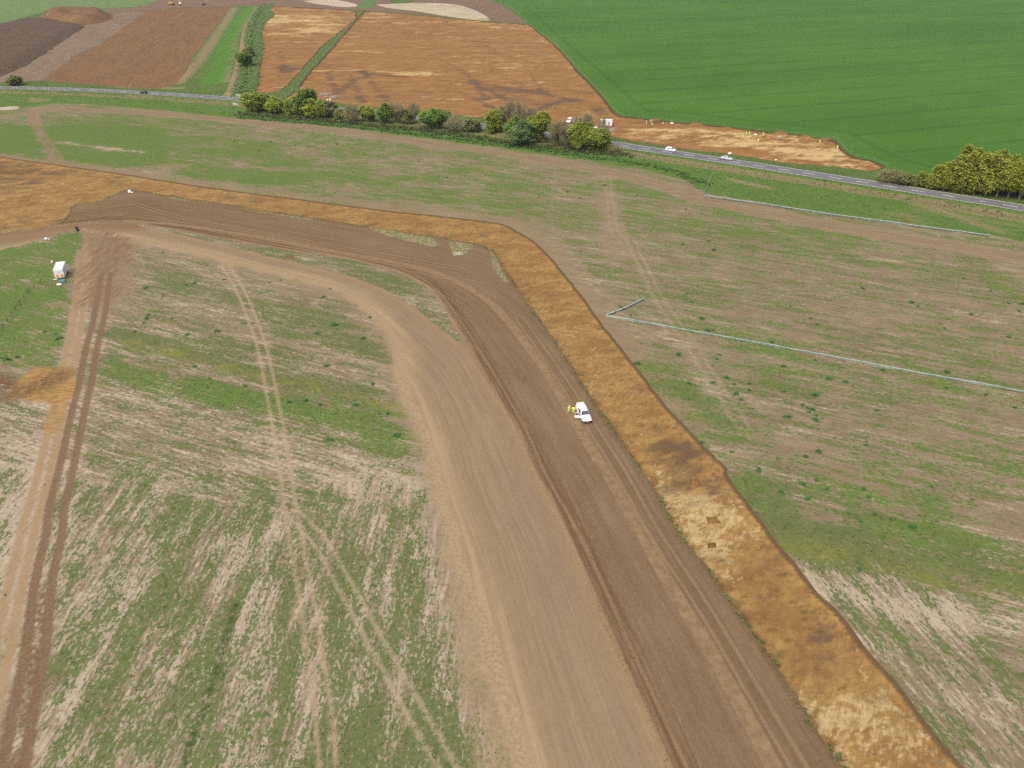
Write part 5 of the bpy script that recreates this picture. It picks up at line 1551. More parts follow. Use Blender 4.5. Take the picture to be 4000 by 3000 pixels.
    for sg in (-1, 1):
        xh, zh, wh_ = S['body'][-2][0], S['body'][-2][2], S['body'][-2][3]
        MB().box(xh + .02, sg * (wh_ - .12), zh - .10, .16, .30, .13, rz=-sg * .35, bev=.03).build('headlight', M_LAMP, root)
        MB().box(L0[0] + .05, sg * (S['body'][1][3] - .09), L0[2] - .02, .10, .14, .26, bev=.02).build('tail_light', M_RED, root)
        wm = cb[-1]
        MB().box(wm[0] - .25, sg * (wm[3] + .13), wm[1] + .12, .12, .20, .14, bev=.03).build('wing_mirror', paint if style != 'pickup' else M_BLACK, root)
    MB().box(L1[0] + .0, 0, L1[1] + .06, .14, L1[3] * 2.1, .22, bev=.05).build('front_bumper', M_BLACK if style in ('pickup', 'van') else paint, root)
    MB().box(L1[0] + .085, 0, L1[1] + .06, .02, .50, .11).build('number_plate', M_PLATE, root)
    MB().box(L1[0] - .01, 0, L1[2] - .10, .10, L1[3] * 1.3, .10, bev=.02).build('grille', M_BLACK, root)
    MB().box(L0[0] - .02, 0, L0[1] + .06, .14, L0[3] * 2.1, .20, bev=.05).build('rear_bumper', M_BLACK if style in ('pickup', 'van') else paint, root)
    if style == 'pickup':
        MB().box(.05, 0, cb[2][2] + .045, .26, .46, .05, bev=.02).build('roof_vent', M_STEEL, roof)
    if door:
        hx, hy, an = 1.02, -.94, math.radians(-112)
        d = MB()
        ca, sa = math.cos(math.pi + math.radians(68)), math.sin(math.pi + math.radians(68))
        def P(u, z, o=0.0):
            return (hx + ca * u - sa * o, hy + sa * u + ca * o, z)
        d.loft([[P(0, .50, -.04), P(1.12, .50, -.04), P(1.12, 1.08, -.04), P(0, 1.08, -.04)], [P(0, .50, .04), P(1.12, .50, .04), P(1.12, 1.08, .04), P(0, 1.08, .04)]])
        # window frame: two posts and a top rail
        for u0, u1, z0, z1 in ((0.42, .50, 1.08, 1.66), (1.04, 1.12, 1.08, 1.66), (.42, 1.12, 1.60, 1.68)):
            d.loft([[P(u0, z0, -.03), P(u1, z0, -.03), P(u1, z1, -.03), P(u0, z1, -.03)], [P(u0, z0, .03), P(u1, z0, .03), P(u1, z1, .03), P(u0, z1, .03)]])
        dr = d.build('door', paint, root)
        dr['label'] = 'open driver door'
        MB().quad(P(.50, 1.08), P(1.04, 1.08), P(1.04, 1.60), P(.50, 1.60)).build('door_window', M_GLASS, dr)
    return root

def on_road(px, py, lane, heading):
    """place beside the centre line: lane metres left (+) of the left-to-right direction"""
    p = np.array(G(px, py))
    i = int(np.argmin(np.hypot(*(RD - p).T)))
    d = RD[min(i + 1, len(RD) - 1)] - RD[i - 1]
    d /= np.hypot(*d)
    q = RD[i] + d * ((p - RD[i]) @ d) + np.array([-d[1], d[0]]) * lane
    return (q[0], q[1], Hp(*q) + 0.10), math.atan2(d[1], d[0]) + (math.pi if heading < 0 else 0)
l_, r_z = on_road(2620, 591, 1.75, 1)
vehicle('car', 'white compact off-road car on the road, left of the silver saloon', 'car', l_, r_z, M_WHITE, 'suv', 'cars driving on the road')
l_, r_z = on_road(2834, 627, 1.75, 1)
vehicle('car', 'silver saloon car driving on the road, rightmost of the cars', 'car', l_, r_z, M_SILVER, 'sedan', 'cars driving on the road')
l_, r_z = on_road(546, 370, -1.75, -1)
vehicle('car', 'dark navy hatchback alone on the far left of the road', 'car', l_, r_z, M_NAVY, 'hatch', 'cars driving on the road')
_c = ((14.29 + 13.13) / 2, (123.19 + 128.43) / 2)
vehicle('pickup_truck', 'white pickup truck with canopy and open driver door on the brown haul road', 'pickup truck', (_c[0], _c[1], Hp(*_c) + .05), math.radians(-77.5), M_WHITE, 'pickup', None, True)
ZE = -0.40
def ze(px, py):
    x, y = G(px, py, ZE)
    return (x, y, Hp(x, y) + ZE)
PV = 'vehicles parked on the excavation'
vehicle('van', 'white van parked nose to the road, leftmost of the parked vehicles', 'van', ze(2223, 479), math.radians(-108), M_WHITE, 'van', PV)
vehicle('car', 'silver car parked between the white van and the dark grey car', 'car', ze(2247, 479), math.radians(-108), M_SILVER, 'suv', PV)
vehicle('car', 'dark grey car parked right of the silver car behind bare trees', 'car', ze(2274, 483), math.radians(-106), M_GREYCAR, 'suv', PV)

# ------------------------------------------------------------------ site cabins
def chevrons(name, x, y, z, w, h, parent, nrm):
    """red and yellow slanted stripes on a board"""
    n = NT('chevron_board', 0.6, 0.3)
    sx = n.new('ShaderNodeSeparateXYZ')
    n.put(sx.inputs[0], n.co())
    f = n.math('FRACT', n.mul(n.add(n.ab(n.sub(sx.outputs[1], y)), sx.outputs[2]), 3.2))
    n.color(n.mix(n.math('GREATER_THAN', f, 0.5), (0.9, 0.45, 0.03, 1), (0.75, 0.14, 0.02, 1)))
    return MB().box(x, y, z, .03, w, h).build(name, n.m, parent)
def site_cabin():
    fl, fr, br = np.array((-120.24, 191.45)), np.array((-118.05, 192.25)), np.array((-119.85, 197.55))
    ax = (fr - br) / np.linalg.norm(fr - br)              # towards the front
    rz = math.atan2(ax[1], ax[0])
    c = (fl + fr) / 2 - ax * 2.8
    z0 = Hp(*c)
    root = thing('site_cabin', 'white welfare trailer with orange chevron panels and green steps in the grass', 'site cabin', (c[0], c[1], z0), rz)
    W, L = 2.3, 5.6
    MB().box(0, 0, 1.62, L, W, 2.36, bev=.06).build('wall', M_WHITE, root)
    MB().box(0, 0, 2.84, L - .1, W - .1, .06, bev=.02).build('roof', M_WHITE, root)
    MB().box(0, 0, .38, L - .5, W - .5, .12).build('chassis', M_STEEL, root)
    for sg in (-1, 1):
        w = MB().disc((-.3, sg * .98, .32), (0, sg, 0), (.25, .32, .32, .2), (-.1, -.09, .09, .1), 16).build('wheel', M_TYRE, root, True)
        MB().disc((-.3, sg * .98, .32), (0, sg, 0), (.19, .17), (.10, .12), 12).build('rim', M_RIM, w)
        chevrons('chevron_panel', L / 2 + .02, sg * .52, 1.05, .56, .72, root, 1)
        MB().box(L / 2 + .02, sg * 1.0, .62, .04, .16, .12).build('tail_light', M_RED, root)
    MB().box(L / 2 + .015, .1, 1.95, .02, .34, .10).build('name_plate', M_BLACK, root)
    MB().box(.6, W / 2 + .015, 1.9, .5, .03, .35).build('vent', M_STEEL, root)
    MB().tube([(-L / 2, .4, .40), (-L / 2 - 1.0, 0, .40), (-L / 2, -.4, .40)], .05).build('tow_bar', M_STEEL, root)
    st = MB()
    for k in range(3):
        st.box(L / 2 + .32 + k * .30, -.04, .52 - k * .18, .32, .66, .05)
    for sg in (-1, 1):
        st.tube([(L / 2 + .1, -.04 + sg * .33, .55), (L / 2 + 1.2, -.04 + sg * .33, .02)], .03)
    st.build('step', M_GREEN, root)
    return root
site_cabin()
def small(name, label, cat, px, py, make, rz=0.0, z=None, group=None):
    """a small loose thing: built by make(MB) in its own mesh, standing on the ground"""
    x, y = G(px, py, z or 0.0)
    b = MB()
    mat = make(b)
    o = b.build(name, mat)
    o.location = (x, y, Hp(x, y) + (z or 0.0))
    o.rotation_euler = (0, 0, rz)
    return tag(o, label, cat, group)
def drum_can(b):
    b.box(0, 0, .32, .5, .34, .56, bev=.08).tube([(-.12, 0, .58), (-.1, 0, .72), (.1, 0, .72), (.14, 0, .58)], .04).tube([(.2, .1, .58), (.22, .1, .68)], .05)
    return M_PLASTIC_W
small('water_carrier', 'white plastic water carrier behind the welfare trailer', 'container', 204, 1026, drum_can, .4)
def bag(b, s=1.0, flat=.5):
    r = random.Random(int(s * 1000))
    loops = []
    for i, (rr, z) in enumerate(((.25, 0), (.52, .08), (.56, .22), (.42, .38), (.12, .46))):
        loops.append([(math.cos(q * math.pi / 5) * rr * s * r.uniform(.9, 1.1), math.sin(q * math.pi / 5) * rr * s * .7 * r.uniform(.9, 1.1), z * s * flat * 2) for q in range(10)])
    b.loft(loops)
    return M_PLASTIC_W
small('plastic_sack', 'crumpled white sack lying by the rails in front of the trailer', 'sack', 232, 1113, lambda b: (bag(b, 1.2, .4)), .2)
small('plastic_sheet', 'small white board on the grass at the corner of the trailer', 'board', 217, 1091, lambda b: (b.box(0, 0, .05, 1.0, .5, .06, rz=.2, bev=.02), b.box(.3, .1, .1, .4, .3, .05, rz=.5, bev=.01), M_PLASTIC_W)[-1])
small('generator_box', 'teal box with white lid below the trailer steps', 'box', 245, 1102, lambda b: (b.box(0, 0, .3, 1.3, .8, .5, bev=.06), b.box(0, 0, .58, 1.35, .85, .08, bev=.03), b.tube([(-.4, .3, .62), (-.4, .3, .8), (.4, .3, .8), (.4, .3, .62)], .03), M_TEAL)[-1], .15)
def rails(b, L):
    for z in (.45, .95):
        b.tube([(-L / 2, 0, z), (L / 2, 0, z + .03)], .035)
    for k in range(4):
        x = -L / 2 + L * k / 3
        b.tube([(x, 0, -.05), (x, 0, 1.0)], .035)
    return M_TIMBER
small('handrail', 'pale handrail left of the trailer steps, upper one of two', 'handrail', 205, 1100, lambda b: rails(b, 4.2), .12)
small('handrail', 'pale handrail below the trailer, lower one of two', 'handrail', 195, 1114, lambda b: rails(b, 3.4), .12)
small('handrail', 'leaning pale pole rail right of the trailer steps', 'handrail', 262, 1088, lambda b: rails(b, 1.9), .95)
def tilted_bin(b):
    b.loft([[(-.28, -.28, 0), (.28, -.28, 0), (.28, .28, 0), (-.28, .28, 0)], [(-.3 + .7, -.36, 1.1), (.3 + .7, -.36, 1.0), (.3 + .7, .36, 1.0), (-.3 + .7, .36, 1.1)]])
    b.box(.72, 0, 1.10, .72, .8, .08, ry=-.1, bev=.03)
    for s in (-1, 1):
        b.disc((-.22, s * .3, .12), (0, s, 0), (.1, .12, .1), (-.03, 0, .03), 10)
    return M_BLACK
small('wheeled_bin', 'black wheeled bin leaning over at the corner of the haul track', 'bin', 305, 902, tilted_bin, 2.4)
small('plastic_tub', 'white tub lying in the grass near the black bin', 'tub', 180, 935, lambda b: (b.disc((0, 0, .22), (1, .2, 0), (.2, .26, .3, .3), (-.35, -.33, .3, .36), 14), b.box(.7, .3, .05, .5, .4, .06, rz=.6, bev=.02), M_PLASTIC_W)[-1])
small('bulk_bag', 'cream bulk bag at the tip of the brown topsoil by the wide orange area', 'bag', 507, 753, lambda b: (b.box(0, 0, .42, .95, .9, .84, rz=.3, bev=.16), b.box(.9, -.3, .2, .8, .5, .4, rz=.5, bev=.12), b.tube([(-.3, -.3, .8), (0, 0, 1.1), (.3, .3, .8)], .04), M_PLASTIC_W)[-1], z=.05)
def frame_panel(b):
    for y in (-.85, .85):
        b.tube([(-1.2, y, .12), (1.2, y, .2)], .05)
    for x in (-1.2, -.4, .4, 1.2):
        b.tube([(x, -.85, .14), (x, .85, .16)], .04)
    b.tube([(-1.2, -.85, .2), (1.2, .85, .24)], .04)
    return M_PLASTIC_W
small('barrier_frame', 'white barrier frame lying on green weeds at the haul road bend', 'barrier', 1788, 993, frame_panel, .25, .05)
# compound by the parked vehicles
def compound_cabin():
    x, y, z = ze(2368, 492)
    root = thing('site_cabin', 'white box cabin with dark window right of the parked cars', 'site cabin', (x, y, z), math.radians(-8))
    MB().box(0, 0, 1.45, 5.4, 2.4, 2.5, bev=.06).build('wall', M_WHITE, root)
    MB().box(0, 0, 2.75, 5.5, 2.5, .10, bev=.03).build('roof', M_WHITE, root)
    MB().box(-1.0, -1.21, 1.75, .9, .04, .7).build('window', M_GLASS, root)
    MB().box(1.2, -1.21, 1.2, .85, .05, 1.9).build('door', M_STEEL, root)
    for sx in (-2.2, 2.2):
        for sy in (-.9, .9):
            MB().box(sx, sy, .10, .3, .3, .22).build('leg', M_STEEL, root)
compound_cabin()
def barrier(px0, py0, px1, py1):
    a, b_ = np.array(ze(px0, py0)), np.array(ze(px1, py1))
    root = thing('mesh_barrier', 'orange red mesh barrier beside the grey sheeted heap', 'barrier', tuple(a))
    d = b_ - a
    m = MB()
    k = 10
    for i in range(k):
        p, q = d * i / k, d * (i + 1) / k
        zz = [0.92 + .06 * math.sin(i * 2.1), 0.92 + .06 * math.sin((i + 1) * 2.1)]
        m.quad((p[0], p[1], .05), (q[0], q[1], .05), (q[0], q[1], zz[1]), (p[0], p[1], zz[0]))
    m.build('mesh_panel', plain('orange_mesh', C(226, 96, 70), .8, .1, .15, .2), root)
    for i in range(0, k + 1, 2):
        p = d * i / k
        MB().tube([(p[0], p[1], 0), (p[0], p[1], 1.1)], .04).build('post', M_STEEL, root)
barrier(2380, 508, 2399, 490)
def heap(name, label, px, py, lx, ly, h, rz, mat, z=None, seed=1, cat='spoil heap', group=None):
    zz = ZE if z is None else z
    x, y = G(px, py, zz)
    r = np.random.default_rng(seed)
    k, rings = 22, 7
    v, f = [(0, 0, h * .98)], []
    ph = r.uniform(0, 6.28, 5)
    for i in range(1, rings + 1):
        t = i / rings
        for q in range(k):
            a = 2 * math.pi * q / k
            wob = 1 + .16 * math.sin(2 * a + ph[0]) + .1 * math.sin(3 * a + ph[1]) + .07 * math.sin(7 * a + ph[2])
            hh = h * (1 - t ** 1.5) * (1 + .22 * r.normal()) if i < rings else -.12
            v.append((math.cos(a) * lx / 2 * t * wob, math.sin(a) * ly / 2 * t * wob, max(hh, -.12)))
    f += [(0, 1 + q, 1 + (q + 1) % k) for q in range(k)]
    for i in range(rings - 1):
        for q in range(k):
            a, b_ = 1 + i * k + q, 1 + i * k + (q + 1) % k
            f.append((a, a + k, b_ + k, b_))
    me = None_mesh(name, v, f)
    o = link(name, me, mat)
    o.location = (x, y, Hp(x, y) + zz)
    o.rotation_euler = (0, 0, rz)
    return tag(o, label, cat, group)
def heapmat(name, c1, c2):
    n = NT(name, .95, .05)
    a = n.noise(.8, 4, .65)
    n.color(n.gain(n.mix(n.ss(.3, .7, a), c1, c2), n.ss(.3, .7, n.noise(.25, 3), .85, 1.12)))
    n.bump(a, .15, .8)
    return n.m
M_HEAP = heapmat('spoil_heap_soil', C(146, 108, 72), C(172, 128, 82))
M_TARP = heapmat('grey_sheet', C(158, 146, 132), C(184, 172, 156))
heap('sheeted_heap', 'grey sheeted heap beside the orange mesh barrier', 2393, 506, 3.0, 6.5, 1.0, -.5, M_TARP, seed=4, cat='heap')
heap('spoil_heap', 'small brown spoil heap right of the grey sheeted heap', 2419, 503, 2.6, 1.8, .7, 0, M_HEAP, seed=5)
SG = 'spoil heaps along the wheat edge'
heap('spoil_heap', 'brown spoil heap below the wheat, behind the left group of workers', 2560, 472, 7, 2.6, .9, -.1, M_HEAP, seed=6, group=SG)
heap('spoil_heap', 'brown spoil heap below the wheat, between the two worker groups, left one', 2722, 489, 8, 3.0, 1.0, -.1, M_HEAP, seed=7, group=SG)
heap('spoil_heap', 'brown spoil heap below the wheat, between the two worker groups, right one', 2842, 505, 6.5, 2.6, .9, -.1, M_HEAP, seed=8, group=SG)
heap('spoil_heap', 'large brown spoil heap at the wheat edge right of the worker group', 3048, 525, 9, 3.0, 1.3, -.1, M_HEAP, seed=9, group=SG)
heap('spoil_heap', 'low brown spoil heap second from right along the wheat edge', 3143, 537, 8, 2.6, .9, -.1, M_HEAP, seed=10, group=SG)
heap('spoil_heap', 'brown spoil heap at the right corner of the wheat edge', 3222, 546, 7, 2.4, .8, -.1, M_HEAP, seed=11, group=SG)
heap('spoil_heap', 'dark small soil heap on the pale haul track near its bend', 1131, 1004, 2.8, 1.5, .45, -.4, heapmat('dark_heap_soil', C(116, 88, 60), C(140, 110, 80)), z=0.0, seed=12)
# bags and buckets
def bucket(b):
    b.disc((0, 0, 0), (0, 0, 1), (.16, .18, .22, .2, .16), (0, .02, .36, .36, .06), 14)
    b.tube([(-.21, 0, .34), (-.12, 0, .5), (.12, 0, .5), (.21, 0, .34)], .015, 4)
    return M_YELLOW
WB = 'white bags on the excavation edge'
small('rubble_bag', 'white bag on the verge just behind the silver saloon', 'bag', 2850, 603, lambda b: bag(b, 1.35, .75), 0, 0, WB)
small('rubble_bag', 'small white bag on the verge right of the silver saloon', 'bag', 3031, 626, lambda b: bag(b, .95, .5), 0, 0, WB)
small('rubble_bag', 'white bag at the wheat edge right of the left worker group', 'bag', 2625, 484, lambda b: bag(b, 1.3, .6), 0, ZE, WB)
small('rubble_bag', 'pinkish white bag between two standing workers', 'bag', 2950, 528, lambda b: bag(b, 1.2, .6), 0, ZE, WB)
small('rubble_bag', 'white bag in the compound, left one below the white cabin', 'bag', 2326, 501, lambda b: bag(b, 1.6, .5), 0, ZE, WB)
small('rubble_bag', 'white bag in the compound, right one below the white cabin', 'bag', 2350, 505, lambda b: bag(b, 1.5, .7), 0, ZE, WB)
small('rubble_bag', 'white bag on the excavation edge below the grey coils, left of two', 'bag', 1279, 392, lambda b: bag(b, 1.1, .6), 0, ZE, WB)
small('rubble_bag', 'white bag on the excavation edge below the grey coils, right of two', 'bag', 1290, 391, lambda b: bag(b, 1.1, .7), 0, ZE, WB)
YB = 'yellow buckets of the diggers'
small('bucket', 'yellow bucket right of the crouching worker in the left group', 'bucket', 2603, 487, bucket, 0, ZE, YB)
small('bucket', 'pale yellow bucket beside the bending worker', 'bucket', 3059, 553, bucket, 0, ZE, YB)
small('bucket', 'bucket left of the bending worker near the middle of the site', 'bucket', 3098, 554, bucket, 0, ZE, YB)
def barrow(b):
    b.loft([[(-.35, -.2, .38), (.25, -.2, .34), (.25, .2, .34), (-.35, .2, .38)], [(-.6, -.36, .68), (.5, -.34, .66), (.5, .34, .66), (-.6, .36, .68)]])
    b.disc((.62, 0, .2), (0, 1, 0), (.16, .2, .2, .16), (-.05, -.04, .04, .05), 14)
    for s in (-1, 1):
        b.tube([(.62, s * .08, .2), (0, s * .26, .36), (-1.0, s * .3, .62)], .025, 5)
        b.tube([(-.35, s * .26, .4), (-.42, s * .26, 0)], .025, 5)
    return M_YELLOW
small('wheelbarrow', 'yellow wheelbarrow in the middle of the right worker group', 'wheelbarrow', 2957, 539, barrow, .3, ZE)
small('wheelbarrow', 'grey wheelbarrow right of the bending worker', 'wheelbarrow', 3052, 545, lambda b: (barrow(b), M_STEEL)[-1], -.6, ZE)
small('survey_tripod', 'yellow survey tripod alone on the brown excavation behind the trees', 'tripod', 2157, 430, lambda b: ([b.tube([(math.cos(a) * .6, math.sin(a) * .6, 0), (0, 0, 1.4)], .05, 5, .04) for a in (0.2, 2.3, 4.4)], b.box(0, 0, 1.55, .3, .26, .34, bev=.05), b.box(-1.1, .1, .25, .7, .45, .45, bev=.06), M_YELLOW)[-1], 0, ZE)
small('sawhorse', 'pale timber A frame lying at the corner of the wheat field', 'timber frame', 3258, 541, lambda b: (b.tube([(-1.6, -.9, .06), (-1.2, .9, .5), (1.4, .8, .6)], .07), b.tube([(1.6, -1.2, .06), (1.1, .8, .6)], .07), b.tube([(-1.6, -.9, .1), (1.3, .7, .5)], .06), M_TIMBER)[-1], 0, .1)
def coil(b):
    for k in range(9):
        rr = 1.9 + .35 * math.sin(k * 2.3)
        z = .15 + k * .07
        b.tube([(math.cos(2 * math.pi * q / 24) * rr + .15 * math.sin(k * 1.7), math.sin(2 * math.pi * q / 24) * rr * .8 + .1 * math.cos(k), z + .08 * math.sin(q * 1.3 + k)) for q in range(25)], .07, 5)
    return M_STEEL
small('fence_coil', 'grey coil of fencing wire on the excavation, left and upper one', 'coil', 1266, 371, coil, 0, ZE, 'coils of fencing wire')
small('fence_coil', 'grey coil of fencing wire on the excavation, right and lower one', 'coil', 1304, 383, coil, 1.0, ZE, 'coils of fencing wire')
small('tangled_pipe', 'loose grey pipe curled between the two fence coils', 'pipe', 1280, 374, lambda b: (b.tube([(2.0 * math.sin(q * .4), 2.6 * math.cos(q * .21) - 1.0, .12 + .5 * abs(math.sin(q * .5))) for q in range(14)], .09, 6), M_STEEL)[-1], .5, ZE)
def railing(px, py, L, label):
    x, y = G(px, py)
    root = thing('railing', label, 'railing', (x, y, Hp(x, y)), ROADDIR, 'white culvert railings')
    for k in range(4):
        xx = -L / 2 + L * k / 3
        MB().box(xx, 0, .6, .14, .14, 1.3, bev=.02).build('post', M_WHITE, root)
    MB().box(0, -.075, 1.12, L, .06, .16, bev=.02).build('rail', M_WHITE, root)
    MB().box(0, -.075, .62, L, .06, .12, bev=.02).build('rail', M_WHITE, root)
railing(934, 379, 3.4, 'white post and rail on the far side of the road by the farm track')
railing(920, 412, 3.0, 'white post and rail on the near side of the road at the hedge end')
# rubble in the far left of the near field
heap('rubble_heap', 'pale pinkish rubble spread at the left edge below the road', 28, 423, 15, 8, .5, .1, heapmat('pale_rubble', C(196, 176, 156), C(216, 200, 184)), z=0.0, seed=21, cat='rubble')

# ------------------------------------------------------------------ fences and stakes
def fence_sheet(name, label, pts, h, mat, step, post_mat, post_h, cat='fence', group=None, lean=0.1, seg=3.0, post_r=.025, top=None):
    """low sheet fence along a line of ground points: one panel per bay, stakes at the joints"""
    L = resample(pts, seg)
    root = thing(name, label, cat, (L[0][0], L[0][1], Hp(*L[0])), 0.0, group)
    o = np.array([L[0][0], L[0][1], Hp(*L[0])])
    r = random.Random(len(L) + int(L[0][0]))
    tops = []
    for p in L:
        tops.append(np.array([p[0] + r.uniform(-lean, lean), p[1] + r.uniform(-lean, lean), Hp(*p) + h * r.uniform(.85, 1.08)]) - o)
    for i in range(len(L) - 1):
        a, b = np.array([*L[i], Hp(*L[i]) - .03]) - o, np.array([*L[i + 1], Hp(*L[i + 1]) - .03]) - o
        k = 4
        m = MB()
        for q in range(k):
            t0, t1 = q / k, (q + 1) / k
            sag = lambda t: -.05 * math.sin(math.pi * t)
            p0, p1 = a + (b - a) * t0, a + (b - a) * t1
            u0, u1 = tops[i] + (tops[i + 1] - tops[i]) * t0, tops[i] + (tops[i + 1] - tops[i]) * t1
            m.quad(p0, p1, u1 + [0, 0, sag(t1)], u0 + [0, 0, sag(t0)])
            if top:     # folded lip along the top
                m.quad(u0 + [0, 0, sag(t0)], u1 + [0, 0, sag(t1)], u1 + [0, -top, sag(t1) - .02], u0 + [0, -top, sag(t0) - .02])
        m.build('panel', mat, root)
    me = None
    for i in range(0, len(L), step):
        p = np.array([*L[i], Hp(*L[i])]) - o
        b = MB(); b.tube([(0, 0, -.1), (tops[i][0] - p[0], tops[i][1] - p[1], post_h)], post_r, 5)
        s = b.build('post', post_mat, root)
        s.location = tuple(p + np.array([0, .03, 0]))
    return root
n = NT('newt_fence_sheet', .5, .3)
n.color(n.mix(n.ss(.3, .7, n.noise(1.5, 3)), C(176, 200, 184), C(214, 224, 212)))
M_NEWT = n.m
FX = GA
fence_sheet('sheet_fence', 'long low pale green sheet fence across the right stubble field', FX([(2368, 1237), (2620, 1283), (3000, 1350), (3500, 1443), (4000, 1535), (4250, 1582)]), .55, M_NEWT, 1, M_TIMBER, .62, seg=3.2, top=.30)
fence_sheet('sheet_fence', 'short low pale green sheet fence returning from the orange strip', FX([(2370, 1234), (2440, 1208), (2512, 1172)]), .6, M_NEWT, 1, M_TIMBER, .66, seg=2.6, top=.34)
fence_sheet('sheet_fence', 'low pale sheet fence along the green margin below the road', FX([(2749, 768), (2971, 799), (3286, 847), (3633, 894), (3866, 923)]), .62, M_NEWT, 1, M_TIMBER, .66, seg=4.0, top=.55)
fence_sheet('sheet_fence', 'short low sheet fence running from the green margin up to the verge', FX([(2749, 766), (2760, 735), (2784, 680)]), .5, M_NEWT, 1, M_TIMBER, .6, seg=4.0, top=.25)

def wire_fence(name, label, pts, n_posts, h, wires, post_mat, wire_mat, post_r=.05, cat='fence', z=0.0, mesh=None):
    L = resample(pts, 1e9 if n_posts < 2 else np.hypot(*(np.diff(np.asarray(pts), axis=0)).T).sum() / (n_posts - 1) * .999)
    o = np.array([L[0][0], L[0][1], Hp(*L[0]) + z])
    root = thing(name, label, cat, tuple(o))
    b = MB(); b.box(0, 0, h / 2 - .1, post_r * 2, post_r * 2, h + .2, bev=post_r * .3)
    first = None
    rr = random.Random(n_posts)
    for p in L:
        q = np.array([*p, Hp(*p) + z]) - o
        if first is None:
            first = b.build('post', post_mat, root); s = first
        else:
            s = link('post', first.data, None, root)
        s.location = tuple(q)
        s.rotation_euler = (rr.uniform(-.08, .08), rr.uniform(-.08, .08), rr.uniform(0, 1.5))
    for k in range(wires):
        zz = h * (.3 + .65 * k / max(1, wires - 1))
        m = MB(); m.tube([np.array([*p, Hp(*p) + z + zz]) - o for p in L], .012, 3)
        m.build('wire', wire_mat, root)
    return root
M_POST = plain('fence_post_timber', C(196, 184, 150), .9, .1, .15)
wire_fence('field_fence', 'line of pale fence posts with wire along the wheat edge', np.vstack([WHEAT_EDGE[3:] + [0.6, 0.3], WHEAT_EDGE2[1:10] + [0, .8]]), 88, 1.15, 3, M_POST, M_STEEL, .06)
wire_fence('field_fence', 'line of pale fence posts with wire around the right corner of the wheat', WHEAT_EDGE2[9:] + [0.8, .8], 12, 1.1, 3, M_POST, M_STEEL, .06)
_gl = GA([(x / 1.844, 800 + y / 1.844) for x, y in [(300, 565), (250, 600), (210, 640), (185, 672), (150, 715), (120, 760), (85, 805), (50, 862), (10, 915), (-40, 985)]])
gf_ = wire_fence('mesh_fence', 'dark leaning mesh fence in the grass below the welfare trailer', _gl, 11, 1.3, 5, M_BLACK, M_BLACK, .04)
# white stakes along both edges of the grass strip between the excavations
b = MB(); b.box(0, 0, .55, .07, .07, 1.4, bev=.015).box(0, 0, 1.2, .10, .10, .16, bev=.02)
stake0 = b.build('marker_stake', M_WHITE)
first = True
for side_, L in (('left', [(1393, 48), (1275, 170), (1185, 271), (1128, 335), (1075, 362)]), ('right', [(1414, 48), (1284, 196), (1189, 300), (1165, 337), (1120, 374)])):
    Ls = resample(GA(L), 15.0)
    for p in Ls:
        o = stake0 if first else link('marker_stake', stake0.data)
        first = False
        o.location = (p[0] + (.9 if side_ == 'left' else -.9), p[1], 0)
        o.rotation_euler = (random.uniform(-.1, .1), random.uniform(-.1, .1), 0)
        tag(o, 'small white stake on the %s edge of the grass strip between the two orange areas' % side_, 'stake', 'white stakes along the grass strip')

# ------------------------------------------------------------------ people
M_SKIN = plain('skin', (0.46, 0.28, 0.2, 1), .6, .3, .06, .1)
M_HAIR = plain('dark_hair', (0.03, 0.022, 0.016, 1), .7, .3, .2, .05)
M_HELMET = plain('white_helmet', (0.8, 0.78, 0.76, 1), .3, .5, .02)
M_BOOT = plain('dark_boots', (0.04, 0.035, 0.03, 1), .8, .2, .2, .1)
def skin_mesh(verts, edges, radii):
    me = bpy.data.meshes.new('skeleton')
    me.from_pydata(verts, edges, [])
    o = bpy.data.objects.new('skeleton', me)
    COL.objects.link(o)
    o.modifiers.new('skin', 'SKIN')
    sv = me.skin_vertices[0].data
    for i, r in enumerate(radii):
        sv[i].radius = r if isinstance(r, tuple) else (r, r)
        sv[i].use_root = (i == 0)
    sm = o.modifiers.new('sub', 'SUBSURF')
    sm.levels = sm.render_levels = 1
    dg = bpy.context.evaluated_depsgraph_get()
    out = bpy.data.meshes.new_from_object(o.evaluated_get(dg))
    bpy.data.objects.remove(o)
    bpy.data.meshes.remove(me)
    return out
